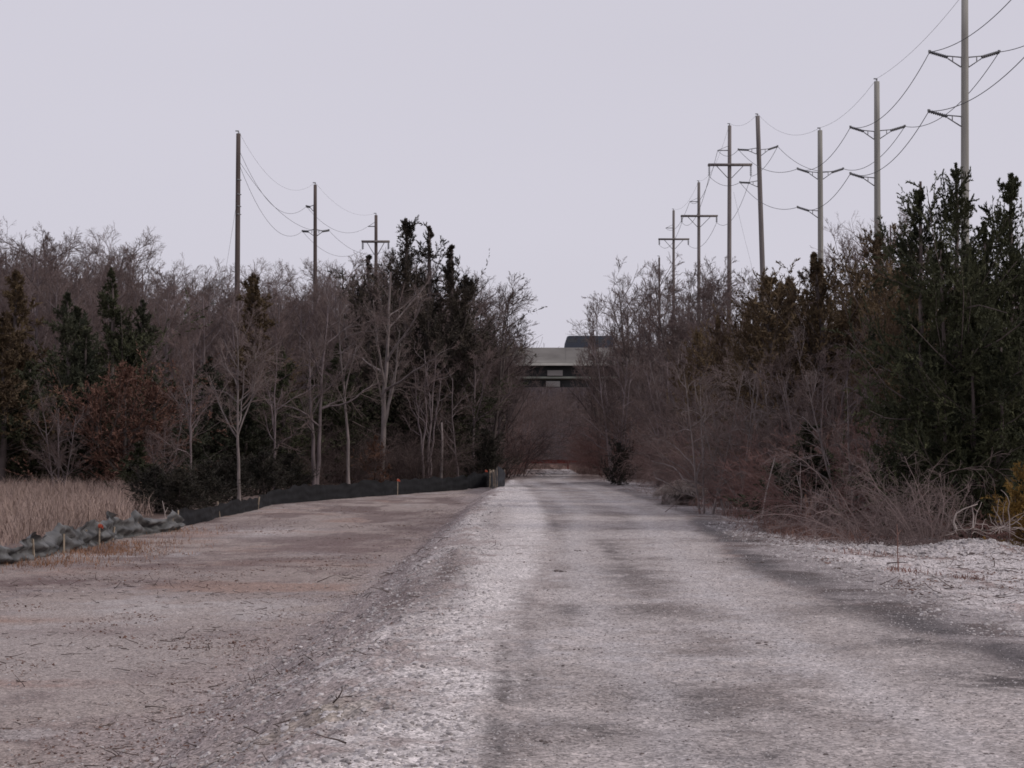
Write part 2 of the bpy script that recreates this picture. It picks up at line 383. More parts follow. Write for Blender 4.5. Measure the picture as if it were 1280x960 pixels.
def ypow(n, a, b):  # denser nearby
    return a * (b / a) ** rng.uniform(0, 1, n)
mb = MB()
n = 26000; y = ypow(n, 9, 60); x = toe(y) + (crest(y) + .6 - toe(y)) * rng.beta(1.6, 1.3, n)
k = fbm(x * 1.3, y * 1.3, 51, 4) + .3 * rng.uniform(-1, 1, n) > .48; x, y = x[k], y[k]
rocks(np.stack((x, y, zf(x, y)), -1), rng.lognormal(math.log(.012), .55, len(x)), mb)
n = 36000; y = ypow(n, 9, 42); x = rng.uniform(-.4, 4.6, n)
k = fbm(x * 2, y * 1.0, 141, 3) + .4 * rng.uniform(-1, 1, n) > .50; x, y = x[k], y[k]
rocks(np.stack((x, y, zf(x, y)), -1), rng.lognormal(math.log(.006), .4, len(x)), mb)
n = 14000; y = ypow(n, 18, 46); x = rng.uniform(4.2, 11, n)
rocks(np.stack((x, y, zf(x, y)), -1), rng.lognormal(math.log(.014), .45, n), mb)
p = np.array([(m[0], m[1]) for m in MOUNDS]); n = 3500; i = rng.integers(0, len(p), n)
x = p[i, 0] + rng.normal(0, .6, n); y = p[i, 1] + rng.normal(0, .6, n)
rocks(np.stack((x, y, zf(x, y)), -1), rng.lognormal(math.log(.022), .5, n), mb)
n = 3500; y = ypow(n, 12, 48); x = toe(y) - rng.exponential(3.0, n)
rocks(np.stack((x, y, zf(x, y)), -1), rng.lognormal(math.log(.008), .45, n), mb)
tag(link('loose_gravel', mb.mesh('loose_gravel', M['stone'], False)), 'pale crushed stones strewn over the bank, road and right verge', 'gravel', kind='stuff')
# dark clods
mb = MB(); n = 2600; y = ypow(n, 9, 60); x = rng.uniform(-4.5, 4.5, n); kk = fbm(x * .8, y * .6, 211, 3) > .5; x, y = x[kk], y[kk]
rocks(np.stack((x, y, zf(x, y) - .002), -1), rng.lognormal(math.log(.0085), .4, len(x)), mb, .55)
for (px, py, s) in ((700, 714, .09), (695, 700, .06), (730, 688, .06), (952, 803, .07), (725, 811, .04), (690, 927, .05), (650, 872, .04), (700, 740, .05), (270, 916, .035), (232, 858, .04), (215, 725, .05), (480, 728, .06), (405, 710, .04), (535, 705, .08), (1225, 693, .2), (1216, 694, .16), (1232, 694, .13), (845, 626, .3), (920, 700, .1), (935, 703, .1), (905, 703, .08)):
    p = hit(px, py)
    for _ in range(7):
        rocks(np.array([(p[0] + rng.normal(0, s), p[1] + rng.normal(0, s), p[2] - .002)]), np.array([s * rng.uniform(.1, .42)]), mb, .5)
n = 24000; y = ypow(n, 9, 34); x = rng.uniform(-3.4, 4.8, n); kk = fbm(x * 1.2, y * .9, 221, 3) + .3 * rng.uniform(-1, 1, n) > .52; x, y = x[kk], y[kk]
rocks(np.stack((x, y, zf(x, y) - .001), -1), rng.lognormal(math.log(.0055), .4, len(x)), mb, .6)
tag(link('dirt_clods', mb.mesh('dirt_clods', M['earth'], False)), 'dark dirt clods scattered on the road and bank', 'clods', kind='stuff')
# sticks and dead leaves
def sticks(x, y, L, r, mb, up=.12):
    n = len(x); a = rng.uniform(0, 6.28, n); m = 4
    d = np.stack((np.cos(a), np.sin(a), rng.normal(0, up, n)), -1)
    pts = np.empty((n, m, 3)); p = np.stack((x, y, zf(x, y) + r + .004), -1); pts[:, 0] = p
    for s in range(1, m):
        d = unit(d + rng.normal(0, .25, (n, 3)) * (1, 1, .5)); pts[:, s] = pts[:, s - 1] + d * (L / (m - 1))[:, None]
        pts[:, s, 2] = np.maximum(pts[:, s, 2], zf(pts[:, s, 0], pts[:, s, 1]) + .003)
    rad = r[:, None] * np.linspace(1, .4, m)[None]
    tubes(mb, pts, rad, 4)
mb = MB()
n = 900; y = ypow(n, 10, 80); x = toe(y) + .4 + rng.normal(0, .8, n); L = rng.lognormal(math.log(.10), .5, n); sticks(x, y, L, L * .02 + .002, mb)
n = 1400; y = ypow(n, 18, 75); x = -3 - rng.exponential(4, n); kk = fbm(x * .45, y * .3, 201, 3) > .55; x, y = x[kk], y[kk]; L = rng.lognormal(math.log(.10), .5, len(x)); sticks(x, y, L, L * .018 + .001, mb)
n = 900; y = ypow(n, 20, 45); x = rng.uniform(4.4, 10, n); L = rng.lognormal(math.log(.13), .5, n); sticks(x, y, L, L * .02 + .001, mb, .3)
for (px, py, s, k) in ((80, 800, .8, 16), (145, 808, .6, 14), (255, 790, .5, 10), (250, 745, 1.2, 34), (300, 742, .9, 20), (40, 855, .15, 6), (380, 832, .3, 14), (340, 850, .25, 16), (360, 900, .3, 14), (430, 845, .1, 5), (470, 720, .7, 30), (520, 705, .9, 30), (560, 690, .9, 20), (130, 730, 1.6, 40), (60, 740, 1.4, 40), (400, 660, 1.6, 30)):
    p = hit(px, py)
    L = rng.uniform(.04, .22, k); sticks(p[0] + rng.normal(0, s * .6, k), p[1] + rng.normal(0, s, k), L, L * .02 + .003, mb, .35)
tag(link('fallen_twigs', mb.mesh('fallen_twigs', M['stick'])), 'small dead twigs littering the bank and cleared dirt', 'twigs', kind='stuff')
def flakes(x, y, s, mb, lift=.01):
    n = len(x); c = np.stack((x, y, zf(x, y) + lift * rng.uniform(.2, 1.5, n)), -1)
    v = c[:, None] + rng.normal(0, 1, (n, 4, 3)) * s[:, None, None] * np.array((.8, .8, .35))
    mb.add(v.reshape(-1, 3), np.arange(n * 4).reshape(-1, 4))
mb = MB()
n = 14000; y = ypow(n, 10, 75); x = toe(y) + rng.normal(.2, .9, n); k = fbm(x * .9, y * .9, 151, 3) > .52; x, y = x[k], y[k]; flakes(x, y, rng.uniform(.006, .02, len(x)), mb)
n = 16000; y = ypow(n, 20, 75); x = -3 - rng.exponential(4, n); k = fbm(x * .5, y * .35, 161, 4) > .54; x, y = x[k], y[k]; flakes(x, y, rng.uniform(.01, .03, len(x)), mb)
n = 12000; y = ypow(n, 22, 48); x = rng.uniform(4.6, 11.5, n); k = fbm(x * .9, y * .9, 171, 3) > .5; x, y = x[k], y[k]; flakes(x, y, rng.uniform(.008, .028, len(x)), mb)
tag(link('leaf_litter', mb.mesh('leaf_litter', M['leaf_litter'], False)), 'brown dead leaf scraps drifted over dirt and gravel', 'leaf litter', kind='stuff')

# ------------------------------------------------------------------ grasses
def blades(x, y, h, w, mb, lean=.3):
    n = len(x); b = np.stack((x, y, zf(x, y) - .02), -1)
    a = rng.uniform(0, 6.28, n); side = np.stack((np.cos(a), np.sin(a), 0 * a), -1)
    ln = rng.normal(0, lean, (n, 2))
    t1 = b + np.stack((ln[:, 0] * h * .35, ln[:, 1] * h * .35, h * .6), -1)
    t2 = b + np.stack((ln[:, 0] * h, ln[:, 1] * h, h * np.sqrt(np.maximum(.3, 1 - ln[:, 0] ** 2 - ln[:, 1] ** 2))), -1)
    v = np.stack((b - side * w[:, None], b + side * w[:, None], t1 + side * w[:, None] * .8, t1 - side * w[:, None] * .8, t2), 1)
    i = np.arange(n) * 5
    mb.add(v.reshape(-1, 3), np.stack((i, i + 1, i + 2, i + 3), -1), np.stack((i + 3, i + 2, i + 4), -1))
mb = MB(); n = 90000
y = rng.uniform(46, 100, n); x = rng.uniform(-34, -11.6, n)
k = (x < np.interp(y, [46, 52, 60, 66, 72, 80, 84], [-12.9, -12.6, -12.3, -11.7, -11.4, -11.2, -12])) & (x < -.186 * y + 2.2 * (fbm(x * .5, y * .5, 185, 3) - .5)) & (fbm(x * .4, y * .4, 181, 3) > .36); x, y = x[k], y[k]
blades(x, y, rng.uniform(.3, 1.0, len(x)) * (.35 + 1.2 * fbm(x * .45, y * .45, 191, 3)), rng.uniform(.005, .010, len(x)), mb, .58)
tag(link('dry_grass', mb.mesh('dry_grass', M['grass_tan'])), 'tall tan dry grass filling the field behind the silt fence', 'grass', kind='stuff')
mb = MB()
for (px, py, s, k, h) in ((130, 690, 1.1, 900, .16), (170, 680, .9, 500, .16), (60, 704, 1.0, 600, .16), (230, 664, 1.0, 300, .16), (100, 690, 1.3, 500, .16), (20, 705, 1, 300, .16)):
    p = hit(px, py); blades(p[0] + rng.normal(0, s * .8, k), p[1] + rng.normal(0, s * 1.2, k), rng.uniform(.3, 1.1, k) * h, rng.uniform(.004, .009, k), mb, .4)
tag(link('orange_grass', mb.mesh('orange_grass', M['grass_red'])), 'low orange brown grass tufts in front of the grey silt fence', 'grass', kind='stuff')
mb = MB()
for (px, py, s, k, h) in ((1000, 668, .8, 900, .35), (1050, 672, .8, 1100, .32), (960, 662, .8, 600, .35), (1100, 670, .7, 900, .3), (1200, 668, .8, 800, .3), (1260, 668, .8, 800, .35), (1150, 664, .8, 600, .3), (1130, 715, .16, 120, .12), (1205, 722, .15, 160, .1), (1075, 692, .3, 100, .12), (900, 645, .9, 500, .3), (860, 632, 1.0, 400, .3)):
    p = hit(px, py); xx = p[0] + rng.normal(0, s, k); yy = p[1] + rng.normal(0, s * 1.3, k); kk = xx > np.interp(yy, [20, 30, 38, 45, 60], [4.4, 4.6, 5.0, 5.4, 5.2])
    xx, yy = xx[kk], yy[kk]; blades(xx, yy, rng.uniform(.3, 1.1, len(xx)) * h, rng.uniform(.004, .009, len(xx)), mb, .5)
tag(link('verge_weeds', mb.mesh('verge_weeds', M['weed_red'])), 'reddish brown dead weeds along the right verge and road end', 'weeds', kind='stuff')

mb = MB()
n = 6000; yy = rng.uniform(160.6, 172, n); xx = rng.uniform(-.6, 8, n); blades(xx, yy, rng.uniform(.2, .55, n), rng.uniform(.01, .02, n), mb, .4)
n = 3500; yy = rng.uniform(128, 159, n); xx = rng.uniform(4.3, 7.5, n) + .01 * (yy - 128); blades(xx, yy, rng.uniform(.2, .6, n), rng.uniform(.01, .02, n), mb, .4)
n = 1500; yy = rng.uniform(128, 159, n); xx = rng.uniform(-3, .9, n); blades(xx, yy, rng.uniform(.2, .5, n), rng.uniform(.01, .02, n), mb, .4)
tag(link('pinkish_grass', mb.mesh('pinkish_grass', mat('grass_pink', (.27, .185, .16), var=.3, scale=.5))), 'pinkish tan dry grass around the red barrier beam at the road end', 'grass', kind='stuff')

# ------------------------------------------------------------------ branching
def level(par, k, t0, t1, ang, angj, ratio, n, wob, trop, rr, rg, taper=.35, tp=.4, even=False):
    pts, rad, Ls = par; N, m1, _ = pts.shape; m = m1 - 1
    tot = N * k
    t = rg.uniform(t0, t1, (N, k)) if not even else t0 + (t1 - t0) * (np.arange(k)[None] + rg.uniform(0, 1, (N, k))) / k
    t = t.ravel(); pi = np.repeat(np.arange(N), k)
    s = np.minimum((t * m).astype(int), m - 1); f = (t * m - s)[:, None]
    b = pts[pi, s] * (1 - f) + pts[pi, s + 1] * f
    pd = unit(pts[pi, s + 1] - pts[pi, s]); pr = rad[pi, s] * (1 - f[:, 0]) + rad[pi, s + 1] * f[:, 0]
    rv = rg.normal(0, 1, (tot, 3)); pe = unit(np.cross(pd, rv))
    a = np.radians(rg.normal(ang, angj, tot))[:, None]
    d = np.cos(a) * pd + np.sin(a) * pe
    L = Ls[pi] * ratio * (1 - tp * t) * rg.uniform(.6, 1.25, tot)
    r0 = np.minimum(pr * .75, L * rr)
    out = np.empty((tot, n + 1, 3)); out[:, 0] = b
    for i in range(n):
        d = unit(d + rg.normal(0, wob, (tot, 3)) + np.array((0, 0, trop)))
        out[:, i + 1] = out[:, i] + d * (L / n)[:, None]
    return out, r0[:, None] * np.linspace(1, taper, n + 1)[None], L
def trunk_poly(H, r, n, wob, rg, lean=(0, 0), base=-.3, top=.25):
    z = np.linspace(0, 1, n + 1); p = np.zeros((n + 1, 3)); p[:, 2] = base + z * (H - base)
    w = np.cumsum(rg.normal(0, wob, (n + 1, 2)), 0); w -= w[0]
    p[:, :2] = w * H / n + z[:, None] * np.array(lean) * H
    return p[None], (r * (1 - (1 - top) * z ** .8) * (1 + .35 * np.exp(-z * n * 1.2)))[None], np.array([H - base])
class TreeMesh: pass
def fin(mb1, mb2, m1, m2, name):
    t = TreeMesh(); t.trunk = mb1.mesh(name + '_trunk', m1); t.crown = mb2.mesh(name + '_crown', m2)
    v = np.concatenate(mb2.v); t.H = v[:, 2].max(); t.W = np.ptp(v[:, 0]); return t
def bare(seed, H=14, r=.17, trunk_m=None, twig_m=None, k=(12, 8, 7, 5), t0=.35, ang=38, ratio=.42, wob=.09, trop=.045, kink=.05, stems=1, lean=(0, 0), fork=0, spread=.15, twr=.008, tp=.5, minr=.006):
    rg = np.random.default_rng(seed); a = MB(); b = MB()
    base = []
    for i in range(stems):
        an = i * 6.283 / max(stems, 1) + rg.uniform(-.4, .4); off = (0, 0) if stems == 1 else (math.cos(an) * spread, math.sin(an) * spread)
        p, q, L = trunk_poly(H * (1 if stems == 1 else rg.uniform(.75, 1)) * .92, r, 11, kink, rg, (lean[0] + off[0], lean[1] + off[1]))
        if stems > 1: p[..., 0] += off[0]; p[..., 1] += off[1]
        base.append((p, q, L))
    T = [np.concatenate([x[j] for x in base]) for j in range(3)]
    if fork:
        fk = level(T, fork, .28, .5, 20, 5, .62, 11, .07, .06, .02, rg, taper=.2, tp=.1)
        T = [np.concatenate((T[0], fk[0])), np.concatenate((T[1], fk[1])), np.concatenate((T[2], fk[2]))]
    tubes(a, T[0], T[1], 8)
    l1 = level(T, k[0], t0, .98, ang, 9, ratio, 7, wob, trop, .018, rg, tp=tp, even=True); tubes(a, l1[0], l1[1], 6)
    l2 = level(l1, k[1], .15, 1, 38, 12, .52, 5, wob * .75, trop * .6, .015, rg); tubes(b, l2[0], np.maximum(l2[1], minr), 4)
    l3 = level(l2, k[2], .15, 1, 34, 12, .55, 3, wob * .6, trop * .6, .011, rg); tubes(b, l3[0], np.maximum(l3[1], minr * .8), 3)
    if k[3]:
        l4 = level(l3, k[3], .15, 1, 30, 12, .6, 2, wob * .5, trop * .5, .010, rg); tubes(b, l4[0], np.maximum(l4[1], minr * .65), 3)
    return fin(a, b, trunk_m or M['bark_grey'], twig_m or M['twig_mid'], 'bare_tree')
def shrub_mesh(seed, H=2.5, stems=26, spread=.5, k=(6, 5), arch=-.05, twig_m=None, wob=.16, r=.012, minr=.004, fan=.6):
    rg = np.random.default_rng(seed); a = MB(); b = MB()
    an = rg.uniform(0, 6.283, stems); rr = np.sqrt(rg.uniform(0, 1, stems)) * spread
    n = 9; pts = np.empty((stems, n + 1, 3)); pts[:, 0] = np.stack((np.cos(an) * rr, np.sin(an) * rr, -.1 + 0 * an), -1)
    d = unit(np.stack((np.cos(an) * fan * rg.uniform(.2, 1, stems), np.sin(an) * fan * rg.uniform(.2, 1, stems), np.ones(stems)), -1)); L = H * rg.uniform(.6, 1.15, stems)
    for i in range(n):
        d = unit(d + rg.normal(0, wob * .6, (stems, 3)) + np.array((0, 0, arch)))
        pts[:, i + 1] = pts[:, i] + d * (L / n)[:, None]
    T = (pts, (r * rg.uniform(.6, 1.4, stems))[:, None] * np.linspace(1, .35, n + 1)[None], L)
    tubes(a, T[0], T[1], 5)
    l1 = level(T, k[0], .2, 1, 42, 14, .38, 5, wob, .02 + arch, .012, rg); tubes(b, l1[0], np.maximum(l1[1], minr), 3)
    l2 = level(l1, k[1], .15, 1, 42, 14, .5, 3, wob, .0, .012, rg); tubes(b, l2[0], np.maximum(l2[1], minr * .75), 3)
    return fin(a, b, twig_m, twig_m, 'shrub')
def leafquads(mb, br, n, L, W, rg, spread=.55, droop=0.0, ref=0):
    pts, rad, Ls = br; N, m1, _ = pts.shape; m = m1 - 1; tot = N * n
    t = rg.uniform(.1, 1, tot); pi = np.repeat(np.arange(N), n); s = np.minimum((t * m).astype(int), m - 1); f = (t * m - s)[:, None]
    b = pts[pi, s] * (1 - f) + pts[pi, s + 1] * f; d = unit(pts[pi, s + 1] - pts[pi, s])
    d = unit(d + rg.normal(0, spread, (tot, 3)) + np.array((0, 0, -droop))); sd = unit(np.cross(d, rg.normal(0, 1, (tot, 3))))
    l = L * rg.uniform(.5, 1.3, tot)[:, None]; w = W * rg.uniform(.6, 1.3, tot)[:, None]
    if ref:
        f_ = np.clip(Ls[pi] / ref, .6, 1)[:, None]; l = l * f_; w = w * f_
    v = np.stack((b - d * l * .1, b + d * l * .45 + sd * w, b + d * l, b + d * l * .5 - sd * w), 1)
    mb.add(v.reshape(-1, 3), np.arange(tot * 4).reshape(-1, 4))
def cedar(seed, H=7, Rad=1.6, leaders=((0, 0, 1.0),), nbr=110, nsub=9, nleaf=26, LL=.16, LW=.022, fol=None, bark=None, low_t=.06, lowr=.75, peak=.28, twist=.12, els=(8, 30, 45, 60), up=.10, ragged=.35, kink=.03):
    """evergreen: leaders (x, y, height share); branches by height profile; leaf sprays"""
    rg = np.random.default_rng(seed); a = MB(); b = MB()
    for (lx, ly, hf) in leaders:
        h = H * hf; p, q, L = trunk_poly(h, .022 * h, 10, kink, rg); off = sstep(.08, .5, p[0, :, 2] / h); p[0, :, 0] += lx * off; p[0, :, 1] += ly * off; T = (p, q, L)
        tubes(a, p, q, 6)
        N = int(nbr * (hf ** 1.0))
        t = np.sort(low_t + (0.985 - low_t) * rg.uniform(0, 1, N) ** .9)
        prof = np.where(t < peak, lowr + (1 - lowr) * t / peak, np.maximum(0, (1 - t) / (1 - peak)) ** .85)
        Rl = Rad * (hf ** 1.2 if len(leaders) > 1 else 1)
        lump = .45 + 1.15 * vnoise(t * 11 + 3 * seed, t * 0 + lx * 3.1, seed)
        ln = np.maximum(.05 * H / 7, Rl * prof * lump * np.clip(rg.lognormal(-.12, ragged * .75, N), .15, np.where(t > .7, 1.35, 1.8)))
        s = np.minimum((t * 10).astype(int), 9); f = (t * 10 - s)[:, None]; bp = p[0][s] * (1 - f) + p[0][s + 1] * f
        az = rg.uniform(0, 6.283, N)
        el = np.radians(np.interp(t, [0, .35, .7, 1], els) + rg.normal(0, 12, N))
        d = np.stack((np.cos(az) * np.cos(el), np.sin(az) * np.cos(el), np.sin(el)), -1)
        n = 5; pts = np.empty((N, n + 1, 3)); pts[:, 0] = bp
        for i in range(n):
            d = unit(d + rg.normal(0, twist, (N, 3)) + np.array((0, 0, .05))); pts[:, i + 1] = pts[:, i] + d * (ln / n)[:, None]
        br = (pts, (.006 * ln + .003)[:, None] * np.linspace(1, .3, n + 1)[None], ln)
        tubes(a, br[0], br[1], 4)
        sub = level(br, nsub, .2, 1, 42, 14, .42, 3, .18, up, .01, rg)
        leafquads(b, sub, nleaf, LL, LW, rg, .45, 0, .16 * Rad)
        leafquads(b, br, nleaf, LL, LW, rg, .5, 0, .4 * Rad)
        tip = (p[:, 8:], q[:, 8:], L); leafquads(b, tip, 26, LL * .7, LW * .7, rg, .5)
    return fin(a, b, bark or M['bark_dark'], fol or M['cedar_green'], 'cedar_tree')

# ---- kinds
K = {}
K['forest0'] = bare(1, 14, .15, k=(13, 9, 7, 6), t0=.30, ang=38, ratio=.40, fork=1, twig_m=M['twig_far'], minr=.0065)
K['forest1'] = bare(2, 14, .14, k=(10, 8, 7, 5), t0=.36, ang=34, ratio=.40, fork=2, twig_m=M['twig_far'], minr=.0065)
K['forest2'] = bare(3, 13, .13, k=(9, 8, 7, 5), t0=.25, ang=36, ratio=.40, stems=3, spread=.12, twig_m=M['twig_far'], minr=.0065)
K['forest3'] = bare(4, 14, .15, k=(9, 8, 7, 5), t0=.40, ang=42, ratio=.38, fork=3, twig_m=M['twig_far'], minr=.0065)
K['forest4'] = bare(5, 13, .12, k=(11, 9, 7, 5), t0=.22, ang=32, ratio=.42, stems=2, spread=.10, wob=.12, twig_m=M['twig_far'], minr=.0065)
K['slender'] = bare(11, 9, .095, M['bark_pale'], M['twig_pale'], k=(13, 7, 6, 4), t0=.36, ang=50, ratio=.44, kink=.03, wob=.15, trop=.05, fork=1)
K['slender2'] = bare(12, 9, .085, M['bark_pale'], M['twig_pale'], k=(11, 7, 6, 4), t0=.40, ang=48, ratio=.36, kink=.05, wob=.16, lean=(.05, 0))
K['slender3'] = bare(16, 9, .08, M['bark_grey'], M['twig_mid'], k=(13, 8, 6, 4), t0=.28, ang=48, ratio=.44, kink=.05, wob=.16, fork=1)
K['twin'] = bare(13, 9, .11, M['bark_grey'], M['twig_pale'], k=(11, 8, 6, 4), t0=.34, ang=52, ratio=.40, stems=2, spread=.03, wob=.17, trop=.03)
K['big'] = bare(14, 11, .165, M['bark_pale'], M['twig_pale'], k=(9, 7, 7, 5), t0=.36, ang=44, ratio=.40, fork=3, wob=.16, kink=.03, lean=(.04, 0), trop=.05)
K['crooked'] = bare(15, 7, .065, M['bark_grey'], M['twig_mid'], k=(6, 5, 4, 3), t0=.40, ang=42, ratio=.34, stems=5, spread=.12, kink=.13, wob=.2)
K['crooked1'] = bare(18, 6.5, .08, M['bark_grey'], M['twig_mid'], k=(9, 6, 6, 4), t0=.30, ang=48, ratio=.42, kink=.11, wob=.18)
M['twig_dark'] = mat('twig_dark', (.125, .091, .085), var=.2, scale=.4, rnd=.15)
K['dark0'] = bare(21, 14, .13, M['bark_dark'], M['twig_dark'], k=(10, 8, 6, 4), t0=.22, ang=38, ratio=.40, fork=3, wob=.12, minr=.009)
K['dark1'] = bare(22, 13, .12, M['bark_dark'], M['twig_dark'], k=(10, 9, 6, 4), t0=.22, ang=38, ratio=.42, stems=3, spread=.14, wob=.13, minr=.009)
K['dark2'] = bare(23, 14, .13, M['bark_dark'], M['twig_dark'], k=(13, 8, 6, 4), t0=.25, ang=36, ratio=.40, fork=2, wob=.12, minr=.009)
K['small0'] = bare(31, 7, .06, M['bark_grey'], M['twig_mid'], k=(10, 8, 6, 4), t0=.12, ang=46, ratio=.46, stems=4, spread=.16, wob=.17, minr=.005)
K['small1'] = bare(32, 7, .055, M['bark_grey'], M['twig_mid'], k=(11, 8, 6, 4), t0=.10, ang=48, ratio=.44, stems=3, spread=.2, wob=.19, minr=.005)
K['small2'] = bare(33, 6, .045, M['bark_pale'], M['twig_pale'], k=(10, 7, 5, 3), t0=.12, ang=52, ratio=.46, stems=3, spread=.25, wob=.22, minr=.004, trop=.0)
K['thicket0'] = shrub_mesh(41, 3.2, 50, 1.1, (8, 6), -.05, M['stem_red'], minr=.0045, r=.012, wob=.22)
K['thicket1'] = shrub_mesh(42, 3.4, 44, 1.2, (9, 6), -.10, M['stem_tan'], minr=.0045, r=.012, wob=.25)
M['stem_shade'] = mat('stem_shade', (.085, .06, .055), var=.35, scale=.9, rnd=.25)  # darker stem copy: shade under the wood put into the colour
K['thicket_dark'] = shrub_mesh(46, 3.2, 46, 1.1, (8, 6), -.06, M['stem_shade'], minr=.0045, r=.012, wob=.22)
K['thicket_grey'] = shrub_mesh(47, 3.2, 46, 1.1, (8, 6), -.06, M['twig_hill'], minr=.0045, r=.012, wob=.22)
K['thicket2'] = shrub_mesh(43, 2.4, 50, .8, (6, 6), -.12, M['stem_red'], minr=.0045, fan=.9)
M['stem_pale'] = mat('stem_pale', (.20, .15, .14), var=.35, scale=.9, rnd=.1)
K['bramble'] = shrub_mesh(44, 2.9, 40, .45, (9, 6), -.22, M['stem_pale'], minr=.0035, r=.012, fan=1.0, wob=.2)
K['upright'] = shrub_mesh(45, 2.4, 22, .25, (8, 6), -.03, M['stem_pale'], minr=.0035, r=.013, fan=.75, wob=.2)
M['cedar_shade'] = mat('cedar_shade', (.024, .023, .018), var=.4, scale=.8, rnd=.25, col2=(.05, .043, .032))  # darkened foliage copy, shade put into the colour of low evergreens
M['cedar_dusky'] = mat('cedar_dusky', (.05, .045, .034), var=.4, scale=.6, rnd=.1, col2=(.085, .066, .05))
M['cedar_olive'] = mat('cedar_olive', (.034, .043, .023), var=.5, scale=1.3, rnd=.15, col2=(.085, .088, .042))
K['cedar_big'] = cedar(51, 7.4, 2.5, ((0, 0, 1.0), (-1.0, .3, .97), (1.0, .4, .86), (-.6, -.6, .80)), nbr=125, nsub=13, nleaf=40, LL=.10, LW=.017, fol=M['cedar_olive'], lowr=.85, ragged=.5, peak=.22, els=(0, 14, 30, 56), up=.02)
K['cedar_big2'] = cedar(52, 7.0, 2.5, ((0, 0, 1.0), (1.0, .3, .86), (-.9, .2, .80)), nbr=130, nsub=13, nleaf=40, LL=.10, LW=.017, fol=M['cedar_olive'], lowr=.85, ragged=.45, peak=.22, els=(0, 14, 30, 56), up=.02)
K['cedar_sweep'] = cedar(53, 6.4, 2.4, ((0, 0, 1.0), (-2.3, .2, .84), (-1.2, .4, .93), (1.3, .3, .80)), nbr=125, nsub=10, nleaf=26, LL=.11, LW=.015, fol=M['cedar_brown'], ragged=.6, kink=.06, lowr=.9, peak=.2)
K['cedar_a'] = cedar(54, 9, 2.6, ((0, 0, 1.0), (.9, .2, .80)), nbr=120, nsub=9, nleaf=20, LL=.2, LW=.028, fol=M['cedar_deep'], lowr=.8, ragged=.5, peak=.15)
K['cedar_b'] = cedar(55, 9, 2.8, ((0, 0, 1.0), (-1.3, .4, .82), (1.0, .5, .7)), nbr=110, nsub=9, nleaf=20, LL=.2, LW=.028, fol=M['cedar_green'], lowr=.85, ragged=.5, peak=.15)
K['cedar_c'] = cedar(56, 9, 2.2, nbr=120, nsub=9, nleaf=20, LL=.2, LW=.028, fol=M['cedar_brown'], lowr=.7, ragged=.5, peak=.12)
K['cedar_tall'] = cedar(57, 13, 4.0, ((0, 0, 1.0), (1.25, .3, .975), (2.5, .2, .90), (-1.9, .3, .86), (3.2, .6, .78)), nbr=140, nsub=9, nleaf=20, LL=.22, LW=.028, fol=M['cedar_dusky'], lowr=.9, ragged=.6, peak=.2)
K['cedar_rust'] = cedar(58, 5.5, 2.6, ((0, 0, 1.0), (1.2, 0, .9), (-1.1, .2, .8)), nbr=95, nsub=8, nleaf=14, LL=.16, LW=.024, fol=M['cedar_rust'], lowr=.9, peak=.5, ragged=.6)
K['cedar_orange'] = cedar(59, 2.6, 1.0, nbr=70, nsub=7, nleaf=12, LL=.12, LW=.018, fol=M['cedar_orange'], lowr=.9)
K['cedar_round'] = cedar(60, 3.4, 1.4, ((0, 0, 1.0), (.5, 0, .85)), nbr=80, nsub=8, nleaf=20, LL=.14, LW=.018, fol=M['cedar_shade'], lowr=.9, peak=.5, ragged=.5)
K['gold_bush'] = cedar(61, 2.0, .9, ((0, 0, 1.0), (.4, 0, .8), (-.35, .1, .75)), nbr=60, nsub=7, nleaf=18, LL=.09, LW=.012, fol=M['cedar_gold'], lowr=.9, peak=.5, ragged=.5)
K['cedar_small'] = cedar(62, 2.6, .8, nbr=80, nsub=8, nleaf=18, LL=.10, LW=.015, fol=M['cedar_green'], lowr=.9, ragged=.5)

FIRST = {}
def plant(kind, x, y, h, label, cat, group=None, name=None, rot=None, sx=1.0, crown=None, sink=.05):
    """stand a tree or shrub on the ground"""
    g = K[kind]; s = h / g.H
    key = kind
    name = name or {'cedar': 'cedar_tree', 'gold_': 'evergreen_bush', 'thick': 'thicket_shrub', 'bramb': 'bramble_shrub', 'uprig': 'upright_shrub'}.get(kind[:5], 'bare_tree')
    if key not in FIRST:
        r = link(name, None); tr = 'stems' if 'shrub' in name else 'trunk'
        link(tr, g.trunk, r); link('twigs' if 'shrub' in name else 'crown', g.crown, r); FIRST[key] = r
    else:
        r = copy_tree(FIRST[key]); r.name = name
        for k_ in ('group',):
            if k_ in r: del r[k_]
    r.location = (float(x), float(y), float(zf0(x, y)) - sink)
    r.scale = (s * sx, s * sx, s); r.rotation_euler = (0, 0, rng.uniform(0, 6.283) if rot is None else rot)
    tag(r, label, cat, group)
    return r
def plant_px(kind, px, top, d, label, cat, group=None, **kw):
    """by the column and the row of its top as photographed, at depth d"""
    p = at(px, top, d); h = p[2] - float(zf0(p[0], d))
    return plant(kind, p[0], d, h, label, cat, group, **kw)

BT, CT, SH = 'bare tree', 'cedar', 'shrub'
